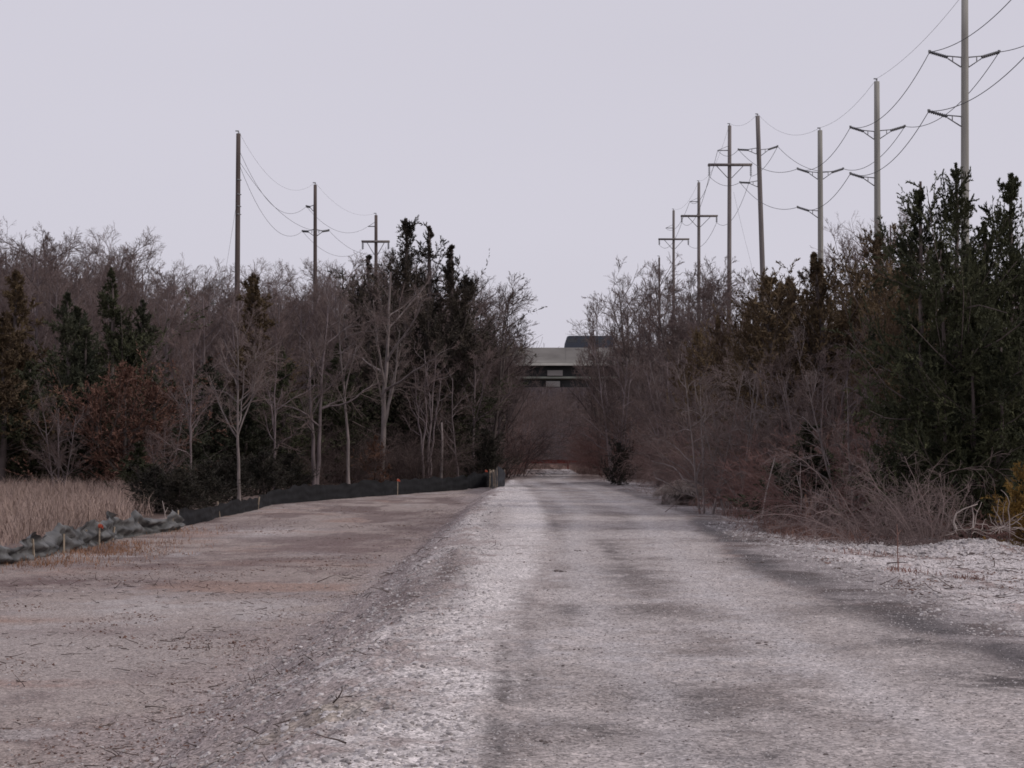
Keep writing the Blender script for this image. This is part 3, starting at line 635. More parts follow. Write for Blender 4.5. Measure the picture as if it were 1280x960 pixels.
# left side, in front of the wood
plant_px('slender', 300, 372, 79, 'slender pale bare tree just behind the black fence, beneath the tallest left pole', BT, rot=.4)
plant_px('twin', 394, 355, 96, 'grey twin trunk bare tree behind the fence, below the dark middle left pole', BT, rot=0.1)
plant_px('slender2', 437, 340, 97, 'slim leaning bare tree between the twin trunk tree and the large forked tree', BT, rot=3.5)
plant_px('big', 478, 318, 104, 'large pale forked bare tree in front of the tallest left cedar', BT, rot=.2)
plant_px('crooked', 533, 415, 104, 'clump of crooked thin bare stems right of the large forked tree', BT, rot=.6)
plant_px('crooked1', 574, 440, 105, 'crooked bare sapling near the right end of the black fence', BT, rot=2.2)
plant_px('slender3', 240, 400, 86, 'small twiggy bare tree beside the rust red cedar', BT, rot=1.0)
plant_px('slender3', 345, 390, 92, 'dull grey slender bare tree between the pale slender tree and twin trunk tree', BT, rot=2.0)
plant_px('small1', 205, 500, 84, 'low spreading bare sapling in front of the rust red cedar', BT, rot=2.0)
plant_px('small0', 75, 470, 86, 'low arching bare sapling before the dark left cedars', BT, rot=.3)
# left cedars
plant_px('cedar_tall', 507, 266, 112, 'tallest dusky many pointed cedar behind the large forked bare tree', CT, rot=0.0, sx=.92)
plant_px('cedar_round', 604, 512, 108, 'rounded dark low cedar at the right end of the black fence', CT, rot=.4)
plant_px('cedar_orange', 469, 542, 101, 'small orange brown young evergreen behind the fence stake', CT)
plant_px('cedar_rust', 158, 425, 90, 'rust red dying cedar among the dark left cedars', CT, rot=.5, sx=1.1)
plant_px('cedar_b', 140, 330, 97, 'tallest pointed dark green cedar in the far left clump', CT, rot=.3)
plant_px('cedar_a', 84, 358, 94, 'dark green pointed cedar left of the tallest one in the clump', CT)
plant_px('cedar_c', 22, 333, 98, 'brownish narrow pointed cedar near the left picture edge', CT)
plant_px('cedar_a', 178, 368, 100, 'dark cedar with a blunt top right of the tallest in the clump', CT)
plant_px('cedar_c', 2, 392, 90, 'brown tinged cedar cut by the left picture edge', CT, sx=1.2)
plant_px('cedar_b', -45, 370, 92, 'dark cedar just past the left picture edge', CT)
plant_px('cedar_c', 318, 338, 108, 'thin brownish cedar spire right of the tallest left pole', CT)
plant_px('cedar_b', 355, 430, 103, 'broad dark cedar behind the twin trunk tree', CT, sx=1.25)
plant_px('cedar_a', 262, 440, 98, 'dark cedar behind the slender pale bare tree', CT, sx=1.25)
plant_px('cedar_b', 425, 425, 108, 'dark cedar between the twin trunk tree and large forked tree', CT, sx=1.2)
plant_px('cedar_small', 172, 548, 83, 'low green cedar seedling below the rust red cedar', CT, sx=1.8)
plant_px('cedar_b', 40, 450, 92, 'low dark cedar at the grass field edge by the left picture edge', CT, sx=1.6)
plant_px('cedar_a', 110, 465, 93, 'low dark cedar under the tallest of the far left clump', CT, sx=1.7)
plant_px('cedar_a', 215, 470, 93, 'low dark cedar between rust red cedar and slender tree', CT, sx=1.6)
plant_px('cedar_a', 310, 480, 97, 'low dark cedar behind the slender pale tree trunk', CT, sx=1.5)
for i_, (px_, top_, d_) in enumerate(((196, 562, 70), (226, 566, 69), (256, 560, 74), (284, 552, 80), (330, 545, 87), (365, 550, 92))):
    plant_px('cedar_round', px_, top_, d_, ('low dark evergreen left of the slender pale tree foot, behind the crumpled grey fence', 'small dark evergreen behind the junction of grey and black fences', 'low dark evergreen just left of the slender pale tree trunk', 'small dark evergreen directly behind the slender pale tree trunk', 'low dark evergreen right of the slender pale tree trunk', 'small dark evergreen left of the twin trunk tree')[i_], CT, sx=1.5)
plant_px('cedar_b', 545, 400, 114, 'dark lower cedar joined to the right side of the tallest left cedar', CT, sx=1.2)
plant_px('cedar_a', 472, 430, 112, 'dark lower cedar joined to the left side of the tallest left cedar', CT, sx=1.3)
# snag behind the fence
# bare woods on the left
def prof(px, tab): return np.interp(px, [a for a, b in tab], [b for a, b in tab])
TL = ((-200, 275), (0, 288), (50, 278), (100, 298), (150, 282), (200, 315), (250, 318), (290, 314), (350, 322), (400, 318), (440, 302), (480, 300), (560, 330), (600, 348), (640, 372), (664, 405))
fk = ('forest0', 'forest1', 'forest2', 'forest3', 'forest4')
G1 = 'bare trees of the wood behind the left cedars'; LB1 = 'bare grey brown tree in the wood behind the left cedars and poles'
cnt = 0
for d0, d1, n_, dt in ((112, 128, 28, (15, 60)), (130, 150, 32, (4, 40)), (152, 180, 34, (0, 30)), (182, 230, 38, (0, 28))):
    for i in range(n_):
        px = -120 + (i + rng.uniform(.1, .9)) * (745 / n_); d = rng.uniform(d0, d1)
        if px > 655: continue
        top = prof(px, TL) + rng.uniform(*dt)
        plant_px(fk[rng.integers(0, 5)], px, top, d, LB1, BT, G1, sx=rng.uniform(.85, 1.2))
# trees that shape the left skyline
for px, top, d, k_ in ((48, 272, 140, 'forest3'), (88, 300, 150, 'forest0'), (150, 272, 160, 'forest4'), (118, 285, 158, 'forest2'), (12, 276, 145, 'forest1')):
    plant_px(k_, px, top, d, {48: 'broad round crowned bare tree on the skyline above the left edge cedars', 88: 'lower bare tree on the skyline right of the broad round crowned one', 150: 'spiky topped bare tree standing highest above the dark left cedar clump', 118: 'thin bare tree on the skyline just left of the spiky topped one', 12: 'bare tree on the skyline at the left picture edge'}[px], BT)
plant_px('dark1', 610, 335, 118, 'bare dark tree right of the tallest left cedar, leaning over the road', BT, rot=1)
plant_px('dark0', 634, 372, 132, 'bare dark tree nearest the left end of the overpass', BT, rot=2)
plant_px('dark2', 590, 330, 122, 'bare dark tree just behind the right side of the tallest left cedar', BT, rot=2.6)
plant_px('forest2', 455, 292, 118, 'bare twiggy tree around the farthest left pole', BT, rot=1.6)
# understory hiding the trunks, left
G2 = 'reddish thickets under the left wood'; LB2 = 'brown twiggy thicket under the trees of the left wood'
for i in range(34):
    px = -80 + i * 21 + rng.uniform(-8, 8); d = rng.uniform(100, 135)
    if px > 632: continue
    plant_px('thicket_dark', px, rng.uniform(490, 545), d, LB2, SH, G2, sx=rng.uniform(1.0, 1.5))
# right side trees along the road
for px, top, d, k_, lb in (
    (752, 362, 128, 'dark1', 'bare dark tree nearest the road on the right, against the overpass'),
    (788, 318, 122, 'dark0', 'tall bare dark tree with open crown left of the crossarm poles'),
    (822, 322, 128, 'dark2', 'bare dark tree in front of the thin armless pole'),
    (858, 312, 118, 'dark1', 'bare dark many stemmed tree before the two far crossarm poles'),
    (897, 318, 116, 'dark0', 'bare dark tree before the nearest crossarm pole'),
    (930, 330, 110, 'dark2', 'bare dark tree between nearest crossarm pole and leaning tall pole'),
    (748, 400, 150, 'dark0', 'short bare tree whose twigs screen the right of the vehicle on the overpass'),
    (770, 395, 112, 'small0', 'low bare tree beside the road above the dark roadside cedar'),
    (1008, 300, 100, 'forest2', 'bare tree left of the pale pole rising behind the sweeping cedar'),
    (1080, 256, 92, 'forest4', 'bare tree around the pole above the brown cedar'),
    (1120, 250, 90, 'forest3', 'fine twigged bare tree right of the pole above the brown cedar'),
    (1172, 258, 85, 'forest0', 'bare tree just left of the great right cedar'),
    (806, 326, 145, 'dark1', 'bare dark tree behind the first tall bare trees right of the overpass'),
    (842, 330, 136, 'dark0', 'bare dark tree standing before the farthest crossarm pole'),
    (878, 322, 140, 'dark2', 'bare dark tree standing before the middle crossarm pole'),
    (915, 335, 130, 'dark1', 'many stemmed bare dark tree at the foot of the nearest crossarm pole'),
    (975, 345, 96, 'forest1', 'bare tree right of the leaning tall pole')):
    plant_px(k_, px, top, d, lb, BT, sx=.7 if px < 760 else 1)
G3 = 'bare trees of the wood right of the road'; LB3 = 'bare purple brown tree in the wood right of the road'
TR = ((690, 420), (715, 395), (740, 370), (790, 335), (850, 330), (940, 345), (1000, 345), (1100, 300), (1180, 300), (1300, 250), (1420, 240))
for d0, d1, n_, dt in ((64, 84, 14, (70, 150)), (86, 108, 18, (45, 120)), (110, 140, 16, (20, 90)), (142, 200, 16, (20, 70))):
    for i in range(n_):
        px = 725 + (i + rng.uniform(.1, .9)) * (620 / n_); d = rng.uniform(d0, d1)
        p = at(px, 500, d)
        if p[0] < 6.5: continue
        top = prof(px, TR) + rng.uniform(*dt)
        plant_px(('dark1', 'dark2', 'dark0', 'forest2', 'forest4', 'small0', 'small1')[rng.integers(0, 7)] if d > 86 else ('small0', 'small1', 'forest4')[rng.integers(0, 3)], px, top, d, LB3, BT, G3, sx=rng.uniform(.85, 1.2))
# right cedars
plant_px('cedar_big', 1196, 200, 41, 'great dark green cedar right of the road, its ragged top below the nearest pole', CT, rot=.1, sx=.66)
plant_px('cedar_big2', 1262, 212, 42, 'dark cedar with a narrow spire at the right picture edge', CT, rot=.3, sx=.8)
plant_px('cedar_big2', 1330, 240, 43, 'dark cedar just past the right picture edge', CT, rot=1.3, sx=.9)
plant_px('cedar_sweep', 1092, 274, 56, 'brown green cedar with a swept top below the second pole', CT, rot=.1)
plant_px('cedar_sweep', 1022, 318, 62, 'brown green cedar with a bent tip below the third pole', CT, rot=.5, sx=.8)
plant_px('cedar_c', 987, 342, 68, 'small narrow cedar left of the bent tip cedar', CT, sx=.8)
plant_px('cedar_sweep', 932, 366, 78, 'small ragged cedar at the foot of the leaning tall pole', CT, rot=.3, sx=.7)
plant_px('cedar_sweep', 1140, 296, 52, 'brown cedar between the swept cedar and the great right cedar', CT, rot=1.4, sx=.8)
plant_px('cedar_big2', 1168, 400, 45, 'low dark cedar filling in left of the great right cedar', CT, rot=2.4, sx=.62)
plant_px('cedar_big', 1215, 420, 40, 'low green cedar below the great right cedar', CT, rot=2.9, sx=1.0)
plant_px('cedar_round', 772, 534, 92, 'small dark cedar beside the road near the overpass', CT, rot=.2, sx=.85)
plant_px('cedar_small', 1010, 520, 46, 'small dark green cedar among red brush right of the road', CT, sx=1.7)
plant_px('cedar_c', 945, 490, 70, 'brown low cedar behind the red brush', CT, sx=1.3)
plant_px('gold_bush', 1284, 568, 37, 'golden yellow evergreen bush at the right picture edge', 'bush', rot=.5)
# thickets on the right
SHR = (('bramble', 1090, 548, 36.5, 'wide arching bramble with pale canes in front of the great cedar'), ('upright', 1158, 552, 35.5, 'upright bare shrub with fanned stems growing from the verge gravel'),
       ('bramble', 1035, 560, 41, 'arching bramble right of the small dark green cedar'), ('upright', 1128, 560, 36.5, 'upright bare shrub just left of the fanned one on the verge'),
       ('thicket2', 1060, 525, 42, 'dense red brush behind the arching brambles'), ('thicket0', 985, 505, 50, 'tall red brush left of the small dark green cedar'),
       ('thicket0', 948, 500, 54, 'tall red brush behind the leaning pale dead stalk'), ('thicket1', 918, 505, 60, 'grey red brush right of the dirt mound'),
       ('thicket1', 892, 490, 68, 'grey brush behind the dirt mound'), ('thicket2', 1215, 590, 39, 'dark low brush under the great right cedar'),
       ('thicket0', 1090, 480, 47, 'red brush rising behind the arching brambles'), ('thicket1', 1030, 460, 52, 'grey brush beneath the bent tip cedar'))
for k_, px, top, d, lb in SHR: plant_px(k_, px, top, d, lb, SH)
G4 = 'brown thickets lining the right of the road'; LB4 = 'brown twiggy thicket in the brush right of the road'
for i in range(62):
    d = rng.uniform(46, 135); x = 7.3 + rng.exponential(2.2) + .006 * d
    px = 640 + x / d * F
    if px > 1330: continue
    top = np.interp(d, [46, 70, 110, 135], [500, 515, 525, 530]) + rng.uniform(-35, 30)
    plant_px(('thicket0', 'thicket1', 'thicket1')[i % 3], px, top, d, LB4, SH, G4, sx=rng.uniform(1.0, 1.4))
G7 = 'small grey bare trees in front of the right cedars'; LB7 = 'small grey bare tree in the brush in front of the right cedars'
for i in range(30):
    d = rng.uniform(46, 98); x = 7.6 + rng.exponential(2.0)
    px = 640 + x / d * F
    if px > 1160: continue
    top = np.interp(px, [740, 800, 900, 1000, 1100, 1160], [430, 400, 400, 390, 370, 400]) + rng.uniform(-25, 70)
    plant_px(('small2', 'small0', 'small1')[i % 3], px, top, d, LB7, BT, G7, sx=rng.uniform(.9, 1.3))
G8 = 'pale twigged saplings in the red brush on the right'; LB8 = 'pale twigged bare sapling in the red brush right of the road'
for i in range(16):
    px = 880 + i * 17 + rng.uniform(-8, 8); d = rng.uniform(39, 56)
    if (px - 640) / F * d < 5.6: d = 5.8 * F / (px - 640)
    if px < 1030: d = rng.uniform(52, 62)
    plant_px('small2', px, rng.uniform(420, 520), d, LB8, BT, G8, sx=rng.uniform(.9, 1.2))
# trees closing the view beyond the road end, under the overpass
G5 = 'small bare trees at the end of the road below the overpass'; LB5 = 'small bare tree at the end of the road below the overpass'
for i in range(34):
    d = rng.uniform(182, 285); px = 625 + i * 4.6 + rng.uniform(-4, 4)
    plant_px(('small0', 'small1', 'forest4')[i % 3], px, rng.uniform(472, 494) + (d < 210) * 14, d, LB5, BT, G5, sx=rng.uniform(.9, 1.4))
G6 = 'brown thickets closing the road end'; LB6 = 'brown twiggy thicket closing off the far end of the road'
for i in range(46):
    d = rng.uniform(168, 290); px = 610 + i * 4 + rng.uniform(-3, 3)
    plant_px('thicket_grey', px, rng.uniform(512, 545), d, LB6, SH, G6, sx=rng.uniform(1.2, 1.8))
for (px, top, d) in ((628, 480, 150), (626, 500, 128), (636, 520, 165), (758, 500, 132), (762, 480, 146), (752, 520, 165), (772, 500, 118), (742, 545, 175)):
    plant_px('thicket1' if d > 140 else 'thicket0', px, top, d, 'brown thicket at the road side before the red barrier beam', SH, 'thickets by the red barrier beam', sx=1.0)

# far wood: one mass behind all
mb = MB(); n = 19000
x = np.where(rng.uniform(0, 1, n) < .3, rng.uniform(-35, 60, n), rng.uniform(-330, 330, n)); y = rng.uniform(330, 470, n); h = rng.uniform(5, 14, n) * np.where(np.abs(x - 12) < 45, .92, 1.25) * np.where(x < 0, 1.25, 1)
b = np.stack((x, y, zf0(x, y)), -1); d = unit(np.stack((rng.normal(0, .22, n), rng.normal(0, .1, n), np.ones(n)), -1))
pts = np.empty((n, 4, 3)); pts[:, 0] = b
for s in range(3): d = unit(d + rng.normal(0, .12, (n, 3))); pts[:, s + 1] = pts[:, s] + d * (h / 3)[:, None]
T = (pts, np.full((n, 1), .12) * np.array((1, .7, .45, .15))[None], h); tubes(mb, T[0], T[1], 3)
l1 = level(T, 7, .2, 1, 34, 12, .38, 3, .16, .12, .02, np.random.default_rng(5)); tubes(mb, l1[0], np.maximum(l1[1], .03), 3)
tag(link('distant_wood', mb.mesh('distant_wood', M['twig_hill'])), 'far bare wood reading as one brown mass on the hill beyond the overpass', 'wood', kind='stuff')

# ------------------------------------------------------------------ utility poles
def swept(a, b, n=6, sag=0.0):
    a = np.array(a, float); b = np.array(b, float); t = np.linspace(0, 1, n)[:, None]
    p = a + (b - a) * t; p[:, 2] -= (4 * sag * t * (1 - t))[:, 0]; return p
def pole_base(px, top, d, r, matk, label, lean_px=0, name='utility_pole', group=None, z0=None):
    P = at(px, top, d); gx = at(px + lean_px, 560, d)[0]
    root = thing(name, label, 'utility pole', (gx, d, float(zf0(gx, d))), group)
    H = P[2] - root.location[2]; dx = P[0] - gx
    mb = MB(); z = np.linspace(-1, H, 14); f = np.linspace(0, 1, 14)
    pts = np.stack((dx * (z / H), 0 * z, z), -1); mb.tube(pts, r * (1.25 - .42 * f), 14)
    link('pole', mb.mesh('pole', M[matk]), root)
    root_info = dict(root=root, H=H, gx=gx, dx=dx, d=d, z=float(root.location[2]), r=r * .9)
    mb = MB(); mb.tube([(dx, 0, H), (dx, 0, H + .22)], .05, 6); mb.box((dx - .09, 0, H + .2), (.26, .09, .07))
    link('wire_clamp', mb.mesh('wire_clamp', M['steel']), root)
    return root_info
def loc(pi, px, py):
    p = at(px, py, pi['d']); return np.array((p[0] - pi['gx'], 0, p[2] - pi['z']))
def shaft(pi, z): return np.array((pi['dx'] * z / pi['H'], 0, z))
def post_insulator(pi, px, py, drop=1.0):
    """braced line-post insulator whose tip is at the picture position"""
    tip = loc(pi, px, py); sgn = 1 if tip[0] > shaft(pi, tip[2])[0] else -1
    s = shaft(pi, tip[2] - .52 * drop) + np.array((sgn * pi['r'], 0, 0)); mid = s + (tip - s) * .42
    mb = MB(); mb.tube(swept(mid, tip, 3), [.075, .07, .06], 8)
    n = 9
    for k in range(n):
        c = mid + (tip - mid) * ((k + .6) / n); dd = unit(tip - mid) * .025
        mb.tube([c - dd, c + dd], .105, 8)
    o = link('insulator', mb.mesh('insulator', M['insulator']), pi['root'])
    mb = MB(); mb.tube(swept(tip - (0, .12, 0), tip + (0, .12, 0), 2), .06, 6); mb.box(tip + (0, 0, .06), (.14, .1, .1))
    link('clamp', mb.mesh('clamp', M['steel']), o)
    mb = MB()
    up = s + (0, 0, .22); dn = s - (0, 0, .34)
    mb.bar(up, mid + (0, 0, .07), .06); mb.bar(dn, mid - (0, 0, .07), .06); mb.bar(up - (sgn * .03, 0, 0), dn - (sgn * .03, 0, 0), .07)
    j = mid - unit(tip - s) * .28; mb.bar(j + (0, 0, .13), j - (0, 0, .13), .05)
    link('bracket', mb.mesh('bracket', M['steel']), pi['root'])
    return np.array((pi['gx'] + tip[0], pi['d'], pi['z'] + tip[2]))
def crossarm_pole(pi, xl, xr, ya, small, hang=.62):
    a = loc(pi, xl, ya); b = loc(pi, xr, ya); r = pi['r']
    for sg in (-1, 1):
        mb = MB(); mb.bar(a + (0, sg * (r + .09), 0), b + (0, sg * (r + .09), 0), .13, .2)
        link('crossarm', mb.mesh('crossarm', M['pole_wood']), pi['root'])
    mid = shaft(pi, a[2])
    for sg, e in ((-1, a), (1, b)):
        mb = MB(); mb.bar(mid + (sg * r, -r * .5, -1.35), mid + (e - mid) * .62 + (0, -r * .5, -.1), .07)
        link('brace', mb.mesh('brace', M['steel']), pi['root'])
    out = []
    for e in (a + (.12, 0, 0), b - (.12, 0, 0)):
        mb = MB(); mb.tube([e - (0, 0, .1), e - (0, 0, .18 + hang)], .035, 6)
        for k in range(5): mb.tube([e - (0, 0, .2 + hang * k / 5), e - (0, 0, .25 + hang * k / 5)], .12, 8)
        link('insulator', mb.mesh('insulator', M['insulator']), pi['root'])
        q = e - (0, 0, .18 + hang); out.append(np.array((pi['gx'] + q[0], pi['d'], pi['z'] + q[2])))
    s = loc(pi, small[0], small[1]); t = shaft(pi, s[2])
    mb = MB(); mb.bar(t, s, .09); mb.bar(t + (-r * .6, 0, .45), s + (.1, 0, .04), .04)
    link('side_arm', mb.mesh('side_arm', M['steel']), pi['root'])
    out.append(np.array((pi['gx'] + s[0], pi['d'], pi['z'] + s[2])))
    return out  # left, right, upper
def top_of(pi): return np.array((pi['gx'] + pi['dx'], pi['d'], pi['z'] + pi['H'] + .22))

p1 = pole_base(1206, -5, 112, .235, 'pole_grey', 'nearest tall pale pole on the right, its top leaving the picture')
a1 = [post_insulator(p1, 1162, 65), post_insulator(p1, 1249, 65), post_insulator(p1, 1161, 139)]
p2 = pole_base(1096, 102, 140, .235, 'pole_grey', 'second tall pale pole from the right picture edge', lean_px=2)
a2 = [post_insulator(p2, 1063, 159), post_insulator(p2, 1131, 158), post_insulator(p2, 1063, 217)]
p3 = pole_base(1025, 163, 162, .235, 'pole_grey', 'third pale pole from the right edge, shorter than the leaning one beside it', lean_px=2)
a3 = [post_insulator(p3, 997, 211), post_insulator(p3, 1054, 211), post_insulator(p3, 997, 259)]
p4 = pole_base(947, 145, 185, .24, 'pole_wood', 'tall leaning brown pole with three line post insulators and a guy wire', lean_px=14)
a4 = [post_insulator(p4, 923, 187, .15), post_insulator(p4, 972, 183), post_insulator(p4, 925, 228, .15)]
p5 = pole_base(912, 157, 202, .22, 'pole_wood', 'tallest and nearest of the crossarm poles on the right', lean_px=-1)
c5 = crossarm_pole(p5, 885, 940, 206, (897, 188), 1.0)
p6 = pole_base(873.5, 228, 245, .21, 'pole_wood', 'middle one of the three crossarm poles on the right')
c6 = crossarm_pole(p6, 851, 897, 270, (862, 252))
p7 = pole_base(842, 263, 275, .20, 'pole_wood', 'farthest and lowest of the three crossarm poles on the right')
c7 = crossarm_pole(p7, 823, 861.5, 299, (832, 285))
p8 = pole_base(824, 322, 240, .13, 'pole_dark', 'thin armless dark pole among bare trees on the right')
# pole beyond the right edge, holding the near end of the wires
P0 = at(1399, -190, 84)
p0 = pole_base(1399, -190, 84, .235, 'pole_grey', 'tall pale pole outside the right picture edge holding the near wires')
a0 = [post_insulator(p0, 1340, -100), post_insulator(p0, 1456, -100), post_insulator(p0, 1339, 0)]
q1 = pole_base(298, 167, 150, .20, 'pole_dark', 'tallest and nearest pole on the left, without visible arms', lean_px=-3)
mb = MB()
for z in (19.3, 19.9, 20.8, 21.9): 
    s = shaft(q1, z); mb.bar(s - (0, .3, 0), s + (.22, .1, 0), .07)
link('wire_bracket', mb.mesh('wire_bracket', M['steel']), q1['root'])
q2 = pole_base(394, 231, 180, .18, 'pole_dark', 'middle dark pole on the left with short insulators on both sides')
b2 = [post_insulator(q2, 383, 258, .2), post_insulator(q2, 378, 289, .1), post_insulator(q2, 411, 288, .3)]
q3 = pole_base(470, 269, 205, .19, 'pole_dark', 'farthest left pole with a double crossarm beside the tallest cedar')
c3 = crossarm_pole(q3, 452, 487, 302, (460, 283))
# ---- wires
def wire(runs, r, label, m='wire', name='power_line'):
    mb = MB()
    pts = []
    for (a, b, sag) in runs:
        p = swept(a, b, 26, sag); pts.append(p if not pts else p[1:])
    mb.tube(np.concatenate(pts), r, 5); o = link(name, mb.mesh(name, M[m])); tag(o, label, 'wire')
S = (1.25, 1.25, 1.1, .9)
wire([(a0[0], a1[0], 1.2), (a1[0], a2[0], 1.3), (a2[0], a3[0], 1.1), (a3[0], a4[0], 1.0), (a4[0], c5[2], .6), (c5[2], c6[2], 2.0), (c6[2], c7[2], 1.5)], .022, 'upper left conductor strung along the right row of poles')
wire([(a0[1], a1[1], 1.2), (a1[1], a2[1], 1.3), (a2[1], a3[1], 1.1), (a3[1], a4[1], 1.0), (a4[1], c5[1], .6), (c5[1], c6[1], 2.0), (c6[1], c7[1], 1.5)], .022, 'upper right conductor strung along the right row of poles')
wire([(a0[2], a1[2], 1.2), (a1[2], a2[2], 1.3), (a2[2], a3[2], 1.1), (a3[2], a4[2], 1.0), (a4[2], c5[0], .6), (c5[0], c6[0], 2.0), (c6[0], c7[0], 1.5)], .022, 'lowest conductor strung along the right row of poles')
wire([(top_of(p0), top_of(p1), .4), (top_of(p1), top_of(p2), .5), (top_of(p2), top_of(p3), .6), (top_of(p3), top_of(p4), 1.2), (top_of(p4), top_of(p5), .6), (top_of(p5), top_of(p6), 1.6), (top_of(p6), top_of(p7), 1.2)], .011, 'thin shield wire joining the tops of the right poles', 'wire_thin')
def on(pi, px, py): return at(px, py, pi['d'])
wire([(on(q1, 300, 190), b2[0], 2.2), (b2[0], c3[2], 1.4)], .014, 'uppermost conductor between the left poles')
wire([(on(q1, 300, 203), b2[2], 1.6), (b2[2], c3[1], 1.2)], .014, 'right conductor between the left poles')
wire([(on(q1, 300, 208), b2[1], 2.2), (b2[1], c3[0], 1.4)], .014, 'lowest left conductor between the left poles')
wire([(top_of(q1), top_of(q2), 2.2), (top_of(q2), top_of(q3), 1.2)], .008, 'thin shield wire joining the tops of the left poles', 'wire_thin')
g = on(q1, 297, 245); wire([(g, at(268, 420, 146), .2), (at(268, 420, 146), (at(255, 500, 145)[0], 145, -.3), 0)], .010, 'guy wire slanting down left from the nearest left pole', 'wire', 'guy_wire')
g = on(p4, 949, 215); wire([(on(p5, 917, 240), at(939, 330, 196), .15), (at(939, 330, 196), (at(960, 470, 190)[0], 190, 0), 0)], .010, 'guy wire slanting down right from the nearest crossarm pole', 'wire', 'guy_wire')

# ------------------------------------------------------------------ overpass
def overpass():
    root = thing('overpass', 'pale concrete road overpass crossing above the far end of the track', 'bridge', (0, 300, 0))
    def Z(py, d=300): return at(640, py, d)[2]
    x0, x1 = -62, 75; xm = (x0 + x1) / 2; L = x1 - x0
    mb = MB(); mb.box((xm, .15, (Z(434.5) + Z(453)) / 2), (L, .3, Z(434.5) - Z(453)))
    for x in np.arange(x0 + 3, x1, 6.1): mb.box((x, -.012, (Z(434.5) + Z(453)) / 2), (.05, .03, Z(434.5) - Z(453) - .1))
    link('parapet', mb.mesh('parapet', M['concrete'], False), root)
    mb = MB(); mb.box((xm, .0, Z(455.2)), (L, .9, .42)); link('deck_edge', mb.mesh('deck_edge', M['concrete_edge'], False), root)
    mb = MB(); mb.box((xm, 6.2, Z(453)), (L, 11.3, .5)); link('deck', mb.mesh('deck', M['asphalt'], False), root)
    mb = MB(); mb.box((xm, 12.2, Z(444)), (L, .3, 2.0)); link('far_parapet', mb.mesh('far_parapet', M['concrete'], False), root)
    for yy in (1.4, 4.6, 7.8, 11):
        mb = MB(); mb.box((xm, yy, (Z(457) + Z(470)) / 2), (L, .12, Z(457) - Z(470) - .05))
        for x in np.arange(x0 + 1, x1, 4.0): mb.box((x, yy - .12, (Z(457) + Z(470)) / 2), (.08, .14, Z(457) - Z(470) - .1))
        g = link('girder', mb.mesh('girder', M['girder'], False), root)
        mb = MB(); mb.box((xm, yy, Z(471.5)), (L, .62, .3)); link('flange', mb.mesh('flange', M['flange'], False), g)
    # lower band: cross beam and the pier caps below the bearings
    mb = MB(); mb.box((xm, 2.2, (Z(474) + Z(483.5)) / 2), (L, .3, Z(474) - Z(483.5))); link('lower_girder', mb.mesh('lower_girder', M['girder'], False), root)
    for px in (694,):
        x = at(px, 460, 300)[0]
        mb = MB(); mb.box((x, 1.1, (Z(462.5) + Z(469.3)) / 2), (2.3, .5, Z(462.5) - Z(469.3))); link('bearing_block', mb.mesh('bearing_block', M['concrete'], False), root)
        mb = MB(); mb.box((x - .3, 1.6, (Z(476) + Z(483)) / 2), (2.1, .6, Z(476) - Z(483))); link('bearing_block', mb.mesh('bearing_block', M['concrete'], False), root)
    for px in (560, 850):
        x = at(px, 460, 300)[0]
        for yy in (4, 9.5):
            mb = MB(); mb.tube([(x, yy, -1), (x, yy, Z(484))], .6, 16); link('pier', mb.mesh('pier', M['concrete']), root)
overpass()
def van():
    zr = at(640, 453, 305)[2] + .27; zt = at(640, 420.5, 305)[2]; H = zt - zr
    x0 = at(704, 430, 305)[0]; L = 7.6
    root = thing('van', 'dark slate high roofed van crossing the overpass, mostly hidden by the parapet', 'van', (x0, 304, zr))
    W = 2.0
    prof_ = [(0, .45), (.02, 1.0), (.18, H - 1.25), (.55, H - .12), (.85, H), (L - .15, H), (L, H - .12), (L, .45)]
    mb = MB(); n = len(prof_); ring = []
    for yy, ins in ((-W / 2, .10), (-W / 2 + .12, 0), (W / 2 - .12, 0), (W / 2, .10)):
        ring.append([(x + (ins if x < L / 2 else -ins) * .6, yy, z - (ins if z > H / 2 else -ins) * .6) for x, z in prof_])
    v = np.array(ring).reshape(-1, 3); q = []
    for i in range(3):
        for j in range(n): q.append((i * n + j, i * n + (j + 1) % n, (i + 1) * n + (j + 1) % n, (i + 1) * n + j))
    mb.add(v, q); c0 = mb.n; mb.add([(L / 2, -W / 2, H / 2), (L / 2, W / 2, H / 2)], None, None)
    mb.t.append(np.array([(j, (j + 1) % n, c0) for j in range(n)] + [(3 * n + (j + 1) % n, 3 * n + j, c0 + 1) for j in range(n)]))
    link('body', mb.mesh('body', M['van_paint'], False), root)
    mb = MB(); mb.add([(.20, -.85, H - 1.2), (.20, .85, H - 1.2), (.52, .85, H - .22), (.52, -.85, H - .22)], [(0, 1, 2, 3)]); mb.v[0] -= np.array((.02, 0, 0))
    link('windscreen', mb.mesh('windscreen', M['van_glass'], False), root)
    for k in range(3):
        mb = MB(); mb.box((1.3 + k * 2.1, -W / 2 - .004, H - .75), (1.5, .02, .6)); link('window', mb.mesh('window', M['van_glass'], False), root)
    for x in (1.2, L - 1.5):
        for sy in (-1, 1):
            mb = MB(); mb.tube([(x, sy * .75, .36), (x, sy * .97, .36)], .36, 20); w = link('wheel', mb.mesh('wheel', M['tyre']), root)
            mb = MB(); mb.tube([(x, sy * .9, .36), (x, sy * .985, .36)], .21, 16); link('rim', mb.mesh('rim', M['steel']), w)
van()
